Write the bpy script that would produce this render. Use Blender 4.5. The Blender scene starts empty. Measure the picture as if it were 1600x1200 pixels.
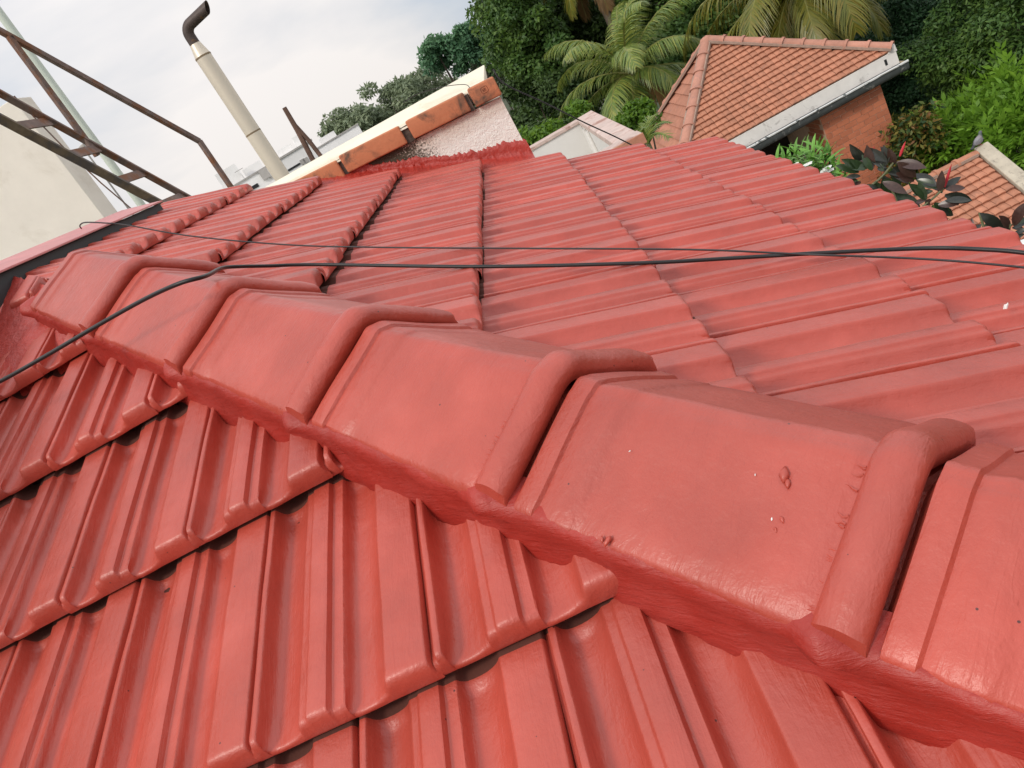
import bpy, bmesh, math, random
import numpy as np
from mathutils import Vector, Matrix, noise as mnoise

random.seed(7)
rng = np.random.default_rng(7)
R = math.radians
scn = bpy.context.scene
col = scn.collection

# ------------------------------------------------------------------ camera, sky, sun, exposure
ZC = 11.0                      # eye height above the ground (third-storey roof)
F_PX, PITCH, ROLL, HEAD = 1205.78, 0.361701, 0.541997, 0.172198
EYE = np.array([0., 0., ZC])


def cam_axes():
    f = np.array([0, math.cos(PITCH), -math.sin(PITCH)])
    u = np.array([0, math.sin(PITCH), math.cos(PITCH)])
    r = np.array([1., 0, 0])
    c, s = math.cos(ROLL), math.sin(ROLL)
    right, up = c * r - s * u, s * r + c * u
    d1 = np.array([math.sin(HEAD), math.cos(HEAD), 0])
    d2 = np.array([math.cos(HEAD), -math.sin(HEAD), 0])
    M = np.stack([d2, d1, [0, 0, 1.]])
    return M @ right, M @ up, M @ f


CR, CU, CF = cam_axes()
cam_data = bpy.data.cameras.new('camera')
cam = bpy.data.objects.new('camera', cam_data)
col.objects.link(cam)
cam_data.sensor_fit = 'HORIZONTAL'
cam_data.sensor_width = 36
cam_data.lens = F_PX / 1600 * 36
cam_data.clip_start = 0.05
cam_data.clip_end = 3000
cam.matrix_world = Matrix(((CR[0], CU[0], -CF[0], 0), (CR[1], CU[1], -CF[1], 0), (CR[2], CU[2], -CF[2], ZC), (0, 0, 0, 1)))
scn.camera = cam

SUN_DIR = Vector((-0.50, -0.58, 0.66)).normalized()
world = bpy.data.worlds.new('World')
scn.world = world
world.use_nodes = True
wn, wl = world.node_tree.nodes, world.node_tree.links
for n in list(wn):
    wn.remove(n)


def N(nodes, kind, **kw):
    n = nodes.new(kind)
    for k, v in kw.items():
        if hasattr(n, k):
            setattr(n, k, v)
        else:
            n.inputs[k.replace('_', ' ')].default_value = v
    return n


w_out = N(wn, 'ShaderNodeOutputWorld')
w_bg = N(wn, 'ShaderNodeBackground')
w_bg.inputs['Strength'].default_value = 0.10
sky = N(wn, 'ShaderNodeTexSky')
sky.sky_type = 'NISHITA'
sky.sun_disc = False
sky.sun_elevation = math.asin(SUN_DIR.z)
sky.sun_rotation = math.atan2(SUN_DIR.x, SUN_DIR.y)
w_tc = N(wn, 'ShaderNodeTexCoord')
w_map = N(wn, 'ShaderNodeMapping')
w_map.inputs['Scale'].default_value = (1.6, 1.6, 4.2)
w_map.inputs['Rotation'].default_value = (0.0, 0.18, 0.5)
w_map.inputs['Location'].default_value = (0.35, 0.9, 0.2)
w_no = N(wn, 'ShaderNodeTexNoise')
w_no.inputs['Scale'].default_value = 1.25
w_no.inputs['Detail'].default_value = 6
w_no.inputs['Roughness'].default_value = 0.5
w_no.inputs['Distortion'].default_value = 0.35
w_rp = N(wn, 'ShaderNodeValToRGB')
w_rp.color_ramp.elements[0].position = 0.40
w_rp.color_ramp.elements[0].color = (0.55, 0.595, 0.66, 1)
w_rp.color_ramp.elements[1].position = 0.60
w_rp.color_ramp.elements[1].color = (0.87, 0.825, 0.80, 1)
_e = w_rp.color_ramp.elements.new(0.50)
_e.color = (0.725, 0.715, 0.725, 1)
# brighter towards the zenith, as an overcast sky is
w_sep = N(wn, 'ShaderNodeSeparateXYZ')
w_mr = N(wn, 'ShaderNodeMapRange')
w_mr.inputs['From Min'].default_value = 0.0
w_mr.inputs['From Max'].default_value = 1.0
w_mr.inputs['To Min'].default_value = 9.8
w_mr.inputs['To Max'].default_value = 16.5
w_mul = N(wn, 'ShaderNodeVectorMath', operation='SCALE')
w_mix = N(wn, 'ShaderNodeMix', data_type='RGBA')
w_mix.inputs[0].default_value = 0.95
wl.new(w_tc.outputs['Generated'], w_map.inputs['Vector'])
wl.new(w_map.outputs['Vector'], w_no.inputs['Vector'])
wl.new(w_no.outputs['Fac'], w_rp.inputs['Fac'])
wl.new(w_tc.outputs['Generated'], w_sep.inputs[0])
wl.new(w_sep.outputs['Z'], w_mr.inputs['Value'])
wl.new(w_rp.outputs['Color'], w_mul.inputs[0])
wl.new(w_mr.outputs['Result'], w_mul.inputs['Scale'])
wl.new(sky.outputs['Color'], w_mix.inputs[6])
wl.new(w_mul.outputs['Vector'], w_mix.inputs[7])
wl.new(w_mix.outputs[2], w_bg.inputs['Color'])
wl.new(w_bg.outputs['Background'], w_out.inputs['Surface'])

sun_data = bpy.data.lights.new('sun', 'SUN')
sun_data.energy = 1.5
sun_data.angle = R(12)
sun_data.color = (1.0, 0.93, 0.83)
sun = bpy.data.objects.new('sun', sun_data)
col.objects.link(sun)
sun.rotation_euler = SUN_DIR.to_track_quat('Z', 'Y').to_euler()

scn.view_settings.view_transform = 'Standard'
scn.view_settings.look = 'None'
scn.view_settings.exposure = 0.10
scn.view_settings.gamma = 1.0
scn.view_settings.use_curve_mapping = False
scn.render.engine = 'CYCLES'
scn.cycles.max_bounces = 8
scn.cycles.transparent_max_bounces = 8

# ------------------------------------------------------------------ geometry helpers


def ray(x, y):
    return ((x - 800) / F_PX) * CR - ((y - 600) / F_PX) * CU + CF


def at(x, y, d):
    """point seen at photo position x, y at horizontal distance d from the eye"""
    r = ray(x, y)
    return EYE + r / np.linalg.norm(r[:2]) * d


def on_plane(x, y, n, p):
    r = ray(x, y)
    n = np.asarray(n, float)
    return EYE + r * (((np.asarray(p, float) - EYE) @ n) / (r @ n))


def link_mesh(name, me, mat=None, parent=None):
    o = bpy.data.objects.new(name, me)
    col.objects.link(o)
    if mat is not None and not me.materials:
        me.materials.append(mat)
    if parent is not None:
        o.parent = parent
    return o


def mesh_from(name, verts, faces, smooth=None):
    me = bpy.data.meshes.new(name)
    me.from_pydata([tuple(map(float, v)) for v in verts], [], [tuple(f) for f in faces])
    me.update()
    if smooth is not None:
        me.shade_smooth()
        if smooth < 179:
            me.set_sharp_from_angle(angle=R(smooth))
    return me


def quads_mesh(name, V, Q):
    """fast mesh of many quads; V (n,3), Q (m,4)"""
    me = bpy.data.meshes.new(name)
    V = np.ascontiguousarray(V, np.float32)
    Q = np.ascontiguousarray(Q, np.int32)
    me.vertices.add(len(V))
    me.vertices.foreach_set('co', V.ravel())
    me.loops.add(Q.size)
    me.loops.foreach_set('vertex_index', Q.ravel())
    me.polygons.add(len(Q))
    me.polygons.foreach_set('loop_start', np.arange(0, Q.size, 4, dtype=np.int32))
    me.update(calc_edges=True)
    return me


def grid_faces(nr, nc, close=False):
    f = []
    m = nc if close else nc - 1
    for i in range(nr - 1):
        for j in range(m):
            a, b = i * nc + j, i * nc + (j + 1) % nc
            f.append((a, b, b + nc, a + nc))
    return f


class MB:
    """collects shapes of ONE object"""

    def __init__(self):
        self.v, self.f = [], []

    def add(self, v, f):
        o = len(self.v)
        self.v += [tuple(map(float, p)) for p in v]
        self.f += [tuple(i + o for i in q) for q in f]
        return self

    def box(self, a, b):
        x0, y0, z0 = np.minimum(a, b)
        x1, y1, z1 = np.maximum(a, b)
        return self.add([(x0, y0, z0), (x1, y0, z0), (x1, y1, z0), (x0, y1, z0), (x0, y0, z1), (x1, y0, z1), (x1, y1, z1), (x0, y1, z1)],
                        [(0, 3, 2, 1), (4, 5, 6, 7), (0, 1, 5, 4), (1, 2, 6, 5), (2, 3, 7, 6), (3, 0, 4, 7)])

    def hexa(self, p):
        """eight corners: bottom ring 0-3, top ring 4-7"""
        return self.add(p, [(0, 3, 2, 1), (4, 5, 6, 7), (0, 1, 5, 4), (1, 2, 6, 5), (2, 3, 7, 6), (3, 0, 4, 7)])

    def bar(self, p, q, w, h, up=(0, 0, 1)):
        p, q, up = np.asarray(p, float), np.asarray(q, float), np.asarray(up, float)
        d = (q - p) / np.linalg.norm(q - p)
        s = np.cross(d, up)
        s /= np.linalg.norm(s)
        t = np.cross(s, d)
        c = [(-s * w - t * h) / 2, (s * w - t * h) / 2, (s * w + t * h) / 2, (-s * w + t * h) / 2]
        return self.add([p + k for k in c] + [q + k for k in c],
                        [(0, 1, 2, 3)[::-1], (4, 5, 6, 7)[::-1][::-1], (0, 1, 5, 4), (1, 2, 6, 5), (2, 3, 7, 6), (3, 0, 4, 7)])

    def tube(self, pts, rad, n=8, caps=True):
        pts = [np.asarray(p, float) for p in pts]
        rad = [rad] * len(pts) if np.isscalar(rad) else list(rad)
        v = []
        ref = np.array([0.31, 0.22, 0.93])
        s = None
        for i, p in enumerate(pts):
            d = pts[min(i + 1, len(pts) - 1)] - pts[max(i - 1, 0)]
            d = d / (np.linalg.norm(d) + 1e-9)
            if s is None:
                if abs(d @ ref) > .95:
                    ref = np.array([1., 0, 0])
                s = np.cross(d, ref)
            s = s - d * (s @ d)
            s /= np.linalg.norm(s) + 1e-9
            t = np.cross(d, s)
            for k in range(n):
                a = 2 * math.pi * k / n
                v.append(p + rad[i] * (s * math.cos(a) + t * math.sin(a)))
        f = grid_faces(len(pts), n, True)
        if caps:
            f += [tuple(range(n))[::-1], tuple(range((len(pts) - 1) * n, len(pts) * n))]
        return self.add(v, f)

    def build(self, name, mat, parent=None, smooth=None, bevel=0, bseg=2):
        me = mesh_from(name, self.v, self.f)
        bm = bmesh.new()
        bm.from_mesh(me)
        bmesh.ops.recalc_face_normals(bm, faces=bm.faces)
        if bevel:
            es = [e for e in bm.edges if len(e.link_faces) == 2 and e.calc_face_angle(0) > R(35)]
            bmesh.ops.bevel(bm, geom=es, offset=bevel, segments=bseg, affect='EDGES', profile=.5, clamp_overlap=True)
        bm.to_mesh(me)
        bm.free()
        if smooth is not None:
            me.shade_smooth()
            me.set_sharp_from_angle(angle=R(smooth))
        return link_mesh(name, me, mat, parent)


def thing(name, label, cat, loc=(0, 0, 0), group=None):
    o = bpy.data.objects.new(name, None)
    o.empty_display_size = .1
    col.objects.link(o)
    o.location = tuple(map(float, loc))
    o['label'], o['category'] = label, cat
    if group:
        o['group'] = group
    return o


def tag(o, label, cat, group=None):
    o['label'], o['category'] = label, cat
    if group:
        o['group'] = group
    return o


def smoothstep(a, b, x):
    t = np.clip((x - a) / (b - a), 0, 1)
    return t * t * (3 - 2 * t)


def fbm(p, s, seed=0.0, oct=3):
    return mnoise.fractal(Vector((p[0] * s + seed, p[1] * s + seed * 1.7, p[2] * s - seed)), 0.9, 2.1, oct)


# ------------------------------------------------------------------ materials
def new_mat(name):
    m = bpy.data.materials.new(name)
    m.use_nodes = True
    nt = m.node_tree
    b = nt.nodes['Principled BSDF']
    return m, nt.nodes, nt.links, b


def ramp(nodes, pts, interp='LINEAR'):
    r = nodes.new('ShaderNodeValToRGB')
    cr = r.color_ramp
    cr.interpolation = interp
    cr.elements[0].position, cr.elements[0].color = pts[0][0], (*pts[0][1], 1)
    cr.elements[1].position, cr.elements[1].color = pts[-1][0], (*pts[-1][1], 1)
    for p, c in pts[1:-1]:
        e = cr.elements.new(p)
        e.color = (*c, 1)
    return r


def obj_coords(nodes, links, scale=(1, 1, 1), rnd=True):
    """object coordinates, shifted by a different amount on every object"""
    tc = nodes.new('ShaderNodeTexCoord')
    mp = nodes.new('ShaderNodeMapping')
    mp.inputs['Scale'].default_value = scale
    links.new(tc.outputs['Object'], mp.inputs['Vector'])
    if rnd:
        oi = nodes.new('ShaderNodeObjectInfo')
        sc = nodes.new('ShaderNodeMath')
        sc.operation = 'MULTIPLY'
        sc.inputs[1].default_value = 37.0
        links.new(oi.outputs['Random'], sc.inputs[0])
        cb = nodes.new('ShaderNodeCombineXYZ')
        for i in range(3):
            links.new(sc.outputs[0], cb.inputs[i])
        links.new(cb.outputs[0], mp.inputs['Location'])
    return mp.outputs['Vector']


def noise_tex(nodes, links, vec, scale, detail=4, rough=.55, dist=0.):
    n = nodes.new('ShaderNodeTexNoise')
    n.inputs['Scale'].default_value = scale
    n.inputs['Detail'].default_value = detail
    n.inputs['Roughness'].default_value = rough
    n.inputs['Distortion'].default_value = dist
    links.new(vec, n.inputs['Vector'])
    return n.outputs['Fac']


def bump(nodes, links, h, strength, dist, prev=None):
    b = nodes.new('ShaderNodeBump')
    b.inputs['Strength'].default_value = strength
    b.inputs['Distance'].default_value = dist
    links.new(h, b.inputs['Height'])
    if prev is not None:
        links.new(prev, b.inputs['Normal'])
    return b.outputs['Normal']


def mixc(nodes, links, fac, a, b, blend='MIX'):
    m = nodes.new('ShaderNodeMix')
    m.data_type = 'RGBA'
    m.blend_type = blend
    for sock, v in ((m.inputs[0], fac), (m.inputs[6], a), (m.inputs[7], b)):
        if hasattr(v, 'is_output'):
            links.new(v, sock)
        else:
            sock.default_value = v if isinstance(v, float) else (*v, 1)
    return m.outputs[2]


def paint_mat(name, base=(0.50, 0.05, 0.032), brush=(1, 1, 1), rough=.45, coarse=.4, brush_amt=.35, spots=True, ior=1.52, coat=.24):
    """thick brushed roof paint: brush streaks, runs, small nibs and specks of dirt"""
    m, n, l, b = new_mat(name)
    v = obj_coords(n, l)
    vb = obj_coords(n, l, brush)
    big = noise_tex(n, l, v, 9, 3)
    mid = noise_tex(n, l, v, 70, 4, .6)
    streak = noise_tex(n, l, vb, 60, 5, .65, .4)
    dark = tuple(c * .88 for c in base)
    lite = tuple(min(1, c * 1.13 + .012) for c in base)
    r = ramp(n, [(.32, dark), (.52, base), (.72, lite)])
    l.new(big, r.inputs['Fac'])
    c = mixc(n, l, .22, r.outputs['Color'], tuple(x * .7 for x in base))
    mr = ramp(n, [(.40, (0, 0, 0)), (.62, (1, 1, 1))])
    l.new(streak, mr.inputs['Fac'])
    sc = n.new('ShaderNodeMath')
    sc.operation = 'MULTIPLY'
    sc.inputs[1].default_value = .17
    l.new(mr.outputs['Color'], sc.inputs[0])
    c = mixc(n, l, sc.outputs[0], r.outputs['Color'], tuple(min(1, x * 1.1 + .012) for x in base))
    dust = noise_tex(n, l, v, 4.5, 6, .7, .6)
    dr = ramp(n, [(.50, (0, 0, 0)), (.78, (1, 1, 1))])
    l.new(dust, dr.inputs['Fac'])
    ds = n.new('ShaderNodeMath')
    ds.operation = 'MULTIPLY'
    ds.inputs[1].default_value = .30
    l.new(dr.outputs['Color'], ds.inputs[0])
    c = mixc(n, l, ds.outputs[0], c, tuple(min(1, x * .92 + .055) for x in base))
    oi = n.new('ShaderNodeObjectInfo')
    hs = n.new('ShaderNodeHueSaturation')
    mv = n.new('ShaderNodeMapRange')
    mv.inputs['To Min'].default_value = .93
    mv.inputs['To Max'].default_value = 1.07
    l.new(oi.outputs['Random'], mv.inputs['Value'])
    l.new(mv.outputs['Result'], hs.inputs['Value'])
    l.new(c, hs.inputs['Color'])
    c = hs.outputs['Color']
    if spots:
        vo = n.new('ShaderNodeTexVoronoi')
        vo.inputs['Scale'].default_value = 34
        l.new(v, vo.inputs['Vector'])
        lt = n.new('ShaderNodeMath')
        lt.operation = 'LESS_THAN'
        lt.inputs[1].default_value = .040
        l.new(vo.outputs['Distance'], lt.inputs[0])
        gt = n.new('ShaderNodeMath')
        gt.operation = 'GREATER_THAN'
        gt.inputs[1].default_value = .52
        l.new(vo.outputs['Color'], gt.inputs[0])
        mu = n.new('ShaderNodeMath')
        mu.operation = 'MULTIPLY'
        l.new(lt.outputs[0], mu.inputs[0])
        l.new(gt.outputs[0], mu.inputs[1])
        c = mixc(n, l, mu.outputs[0], c, (.10, .018, .014))
    l.new(c, b.inputs['Base Color'])
    rr = n.new('ShaderNodeMapRange')
    rr.inputs['To Min'].default_value = rough - .10
    rr.inputs['To Max'].default_value = rough + .14
    l.new(mid, rr.inputs['Value'])
    l.new(rr.outputs['Result'], b.inputs['Roughness'])
    b.inputs['IOR'].default_value = ior
    b.inputs['Specular IOR Level'].default_value = .62
    b.inputs['Coat Weight'].default_value = coat
    b.inputs['Coat IOR'].default_value = 1.62
    b.inputs['Coat Roughness'].default_value = .36
    fine = noise_tex(n, l, v, 320, 3, .6)
    run = noise_tex(n, l, vb, 26, 3, .5, 1.6)
    rn = ramp(n, [(.47, (0, 0, 0)), (.50, (1, 1, 1)), (.53, (0, 0, 0))])
    l.new(run, rn.inputs['Fac'])
    nn = bump(n, l, big, coarse * .6, .010)
    nn = bump(n, l, mid, coarse * .8, .0040, nn)
    nn = bump(n, l, streak, brush_amt, .0030, nn)
    nn = bump(n, l, rn.outputs['Color'], coarse * .5, .0007, nn)
    nn = bump(n, l, fine, .25, .0008, nn)
    l.new(nn, b.inputs['Normal'])
    l.new(nn, b.inputs['Coat Normal'])
    return m


def plain_mat(name, base, rough=.6, scale=8, var=.18, stain=None, stain_scale=3, stain_pos=(.5, .68), bumps=((40, .3, .004),), metallic=0, spec=.4, rnd=True, objvar=.08):
    m, n, l, b = new_mat(name)
    v = obj_coords(n, l, rnd=rnd)
    f = noise_tex(n, l, v, scale, 5, .6)
    r = ramp(n, [(.3, tuple(c * (1 - var) for c in base)), (.7, tuple(min(1, c * (1 + var)) for c in base))])
    l.new(f, r.inputs['Fac'])
    c = r.outputs['Color']
    if stain:
        s = noise_tex(n, l, v, stain_scale, 6, .65, .5)
        sr = ramp(n, [(stain_pos[0], (0, 0, 0)), (stain_pos[1], (1, 1, 1))])
        l.new(s, sr.inputs['Fac'])
        c = mixc(n, l, sr.outputs['Color'], c, stain)
    oi = n.new('ShaderNodeObjectInfo')
    hs = n.new('ShaderNodeHueSaturation')
    mv = n.new('ShaderNodeMapRange')
    mv.inputs['To Min'].default_value = 1 - objvar
    mv.inputs['To Max'].default_value = 1 + objvar
    l.new(oi.outputs['Random'], mv.inputs['Value'])
    l.new(mv.outputs['Result'], hs.inputs['Value'])
    l.new(c, hs.inputs['Color'])
    l.new(hs.outputs['Color'], b.inputs['Base Color'])
    b.inputs['Roughness'].default_value = rough
    b.inputs['Metallic'].default_value = metallic
    b.inputs['Specular IOR Level'].default_value = spec
    nn = None
    for sc, st, di in bumps:
        nn = bump(n, l, noise_tex(n, l, v, sc, 4, .6), st, di, nn)
    if nn is not None:
        l.new(nn, b.inputs['Normal'])
    return m


def leaf_mat(name, cols, rough=.5, trans=.28, spec=.35, clump=None):
    """leaf colours differ from leaf to leaf and from branch to branch"""
    m, n, l, b = new_mat(name)
    g = n.new('ShaderNodeNewGeometry')
    r = ramp(n, [(i / (len(cols) - 1), c) for i, c in enumerate(cols)])
    if clump:
        tc = n.new('ShaderNodeTexCoord')
        f = noise_tex(n, l, tc.outputs['Object'], clump, 2)
        mx = n.new('ShaderNodeMath')
        mx.operation = 'MULTIPLY_ADD'
        mx.inputs[1].default_value = .45
        l.new(g.outputs['Random Per Island'], mx.inputs[0])
        m2 = n.new('ShaderNodeMapRange')
        m2.inputs['From Min'].default_value = .3
        m2.inputs['From Max'].default_value = .7
        m2.inputs['To Max'].default_value = .55
        l.new(f, m2.inputs['Value'])
        l.new(m2.outputs['Result'], mx.inputs[2])
        l.new(mx.outputs[0], r.inputs['Fac'])
    else:
        l.new(g.outputs['Random Per Island'], r.inputs['Fac'])
    l.new(r.outputs['Color'], b.inputs['Base Color'])
    b.inputs['Roughness'].default_value = rough
    b.inputs['Specular IOR Level'].default_value = spec
    t = n.new('ShaderNodeBsdfTranslucent')
    hs = n.new('ShaderNodeHueSaturation')
    hs.inputs['Value'].default_value = 1.5
    hs.inputs['Hue'].default_value = .485
    l.new(r.outputs['Color'], hs.inputs['Color'])
    l.new(hs.outputs['Color'], t.inputs['Color'])
    ms = n.new('ShaderNodeMixShader')
    ms.inputs[0].default_value = trans
    l.new(b.outputs[0], ms.inputs[1])
    l.new(t.outputs[0], ms.inputs[2])
    l.new(ms.outputs[0], n['Material Output'].inputs['Surface'])
    return m


RED = (0.455, 0.059, 0.034)
M_tile = paint_mat('tile_paint', RED, (1.0, .10, 1.0))
M_cap = paint_mat('cap_paint', RED, (.25, .8, .25), coarse=.5, brush_amt=.45)
M_mortar = paint_mat('mortar_paint', (.36, .020, .010), (.35, .35, 2.4), rough=.55, coarse=.5, brush_amt=.7, spots=False, ior=1.45, coat=.2)
M_smear = paint_mat('smear_paint', (.42, .028, .014), (1, 1, 1), rough=.5, coarse=1.2, brush_amt=.9, spots=False, ior=1.5, coat=.3)
M_flash = paint_mat('flashing_paint', (.62, .20, .19), (1, .1, 1), rough=.45, coarse=.25, brush_amt=.2)
M_lap = plain_mat('bare_lap_gap_shade', (.10, .030, .020), .85)  # unpainted lap, darkened further for the shade under each course
M_deck = plain_mat('bitumen_deck', (.075, .022, .015), .8)
M_cream = plain_mat('cream_wall_paint', (.95, .88, .785), .75, 2.5, .05, (.74, .66, .55), 2.2, (.54, .84), ((30, .25, .004), (6, .3, .01)), rnd=False)
M_cope = plain_mat('yellow_coping_paint', (.82, .76, .61), .7, 4, .06, (.6, .54, .38), 5, (.55, .8), ((25, .3, .004),), rnd=False)
M_white = plain_mat('white_wall_paint', (.78, .76, .73), .75, 2, .05, (.52, .50, .46), 2.5, (.56, .8), ((35, .2, .004),), rnd=False)
M_farwhite = plain_mat('far_white_paint', (.92, .91, .90), .8, .6, .05, (.66, .65, .63), .8, (.6, .85), ())
M_fargrey = plain_mat('far_grey_paint', (.42, .40, .38), .8, .8, .1, None, 1, (.5, .6), ())
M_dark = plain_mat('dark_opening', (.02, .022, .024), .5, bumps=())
M_pinkslab = plain_mat('pink_stained_concrete', (.60, .47, .42), .8, 6, .15, (.36, .2, .16), 6, (.50, .66), ((40, .4, .004),), rnd=False)
M_terra_edge = plain_mat('terracotta_edge', (.50, .22, .14), .75, 8, .2, (.3, .18, .13), 7, (.55, .75))
M_rust = plain_mat('rusty_steel', (.20, .14, .12), .6, 14, .3, (.21, .085, .038), 7, (.46, .62), ((90, .4, .002),), metallic=.25, rnd=False)
M_olive = plain_mat('olive_steel', (.17, .125, .085), .6, 12, .3, (.10, .085, .08), 7, (.45, .6), ((90, .4, .002),), metallic=.2, rnd=False)
M_frp = plain_mat('pale_green_pole', (.60, .66, .58), .45, 3, .06, bumps=())
M_steelpipe = plain_mat('aluminium_cladding', (.74, .66, .54), .42, 3, .05, None, 1, (.5, .6), (), metallic=.45, rnd=False)
M_soot = plain_mat('sooty_elbow', (.085, .062, .055), .55, 12, .3, (.22, .12, .05), 16, (.6, .7), ((60, .4, .002),), metallic=.2, rnd=False)
M_wood = plain_mat('weathered_post', (.13, .075, .055), .8, 10, .35, (.35, .28, .22), 9, (.62, .74))
M_cable = plain_mat('black_cable', (.018, .017, .018), .42, 20, .2, bumps=())
M_thincable = plain_mat('thin_cable', (.03, .026, .028), .45, 20, .2, bumps=())
M_ntile = plain_mat('clay_roof_tile', (.47, .205, .125), .8, 9, .12, (.26, .13, .09), 3, (.56, .8), ((50, .3, .004),), objvar=.11)
M_nplank = plain_mat('clay_plank_tile', (.42, .18, .115), .8, 6, .14, (.30, .16, .13), 3, (.55, .75), ((50, .3, .004),), objvar=.12)
M_ncap = plain_mat('clay_ridge_tile', (.48, .23, .165), .8, 6, .14, (.33, .18, .15), 3, (.55, .75), ((50, .3, .004),), objvar=.10)
M_nmortar = plain_mat('grey_ridge_mortar', (.34, .24, .19), .85, 10, .2)
M_fascia = plain_mat('stained_white_fascia', (.78, .75, .71), .75, 4, .07, (.30, .28, .26), 3.2, (.56, .72), ((30, .2, .004),), rnd=False)
M_gutter = plain_mat('dark_gutter', (.07, .08, .08), .6, 8, .2, (.30, .30, .29), 5, (.58, .66), rnd=False)
M_gutrim = plain_mat('flaking_white_gutter_rim', (.60, .61, .60), .6, 10, .1, (.10, .11, .11), 5, (.56, .60), rnd=False)
M_guttan = plain_mat('tan_gutter_bed', (.36, .29, .19), .8)
M_brick = plain_mat('orange_brick', (.49, .165, .085), .8, 5, .12, (.36, .13, .08), 6, (.6, .8), ((30, .3, .006),), objvar=.12)
M_porch_shade = plain_mat('porch_painted_shade', (.035, .022, .018), .8)  # near-black colour in place of the shade inside the porch
M_joint = plain_mat('brick_joint', (.62, .42, .30), .9, 8, .15)
M_conc = plain_mat('pale_concrete', (.55, .49, .39), .85, 6, .15, (.25, .22, .18), 8, (.58, .72), ((25, .5, .01),), rnd=False)
M_soil = plain_mat('garden_soil', (.06, .055, .035), .95, .4, .4, (.035, .06, .02), .3, (.4, .6), ((3, .5, .05),), rnd=False)
M_bark = plain_mat('bark', (.10, .08, .06), .9, 8, .3, bumps=((12, .8, .03),))
M_palmbark = plain_mat('palm_bark', (.20, .16, .12), .9, 8, .3, bumps=((12, .8, .03),))
M_stem = plain_mat('plant_stem', (.16, .17, .09), .6, 12, .2, bumps=())
M_petal = plain_mat('white_petal', (.80, .80, .77), .6, bumps=())
M_bud = plain_mat('red_leaf_bud', (.55, .035, .05), .4, bumps=())
M_tank = plain_mat('white_tank', (.76, .76, .75), .5, bumps=(), objvar=.0)

# ------------------------------------------------------------------ ground
gm = MB()
gm.add([(-900, -900, 0), (900, -900, 0), (900, 900, 0), (-900, 900, 0)], [(0, 1, 2, 3)])
g = gm.build('ground', M_soil)
g['kind'] = 'structure'
# ------------------------------------------------------------------ the painted tile roof
PA = R(23.4805)
SA, CA = math.sin(PA), math.cos(PA)
HL, HR = 0.70, 0.4221                       # distance of the eye from the two roof slopes
TE, TW = 0.3363, 0.2254                     # tile gauge and cover width
HIPC = (HL - HR) / SA                       # plan line of the hip: x + y = HIPC
ROOF_Y1 = 3.37                              # far verge of the roof
WALL_X = -1.60


def unit_v(a):
    return a / np.linalg.norm(a)


def hip(y):
    return np.array([HIPC - y, y, ZC + (y * SA - HL) / CA])


HIP_D = hip(1.) - hip(0.)
HIP_L = np.linalg.norm(HIP_D)
HIP_D = HIP_D / HIP_L
HIP_S = np.array([-1., -1., 0]) / math.sqrt(2)      # sideways, down the slope nearer the eye
HIP_N = np.cross(HIP_S, HIP_D)
if HIP_N[2] < 0:
    HIP_N = -HIP_N

N_L, N_R = np.array([0, -SA, CA]), np.array([SA, 0, CA])
P_L, P_R = EYE - N_L * HL, EYE - N_R * HR


def on_left(x, y, off=0.):
    return on_plane(x, y, N_L, P_L + N_L * off)


def on_right(x, y, off=0.):
    return on_plane(x, y, N_R, P_R + N_R * off)


roof = thing('tiled_roof', 'big roof in the front covered with thick glossy red painted tiles and a hip', 'roof', hip(1.0) - np.array([0, 0, .3]))
ROOF_INV = Matrix.Translation(-Vector(roof.location))

# tile section across the cover width: (fraction, millimetres above the rib top)
PROF = [(-0.030, -11), (0.0005, -8), (0.0025, -2.2), (0.006, -.5), (0.011, 0), (0.034, 0), (0.039, -.8), (0.043, -3.5), (0.050, -13), (0.058, -19), (0.072, -23.5), (0.098, -26),
        (0.135, -26.2), (0.170, -24.4), (0.205, -20.8), (0.232, -16.2), (0.248, -11.8), (0.259, -7.6), (0.266, -6.2), (0.275, -5.6), (0.303, -5.2), (0.311, -4.2),
        (0.317, -2.0), (0.323, -.9), (0.331, -.5), (0.424, -.5), (0.430, -1.2), (0.435, -4.2), (0.441, -8.6), (0.448, -9.6), (0.505, -8.6),
        (0.511, -9.8), (0.518, -16.5), (0.527, -21.5), (0.545, -24.8), (0.575, -26.2), (0.610, -25.8), (0.645, -23.6), (0.680, -19.4), (0.708, -14.2), (0.728, -8.6), (0.740, -4.0),
        (0.748, -1.2), (0.756, -.2), (0.766, 0), (0.958, 0), (0.965, -.5), (0.969, -1.8), (0.972, -4.5), (0.974, -22)]
PT = np.array([p[0] for p in PROF]) * TW
PZ = np.array([p[1] for p in PROF]) / 1000


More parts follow.
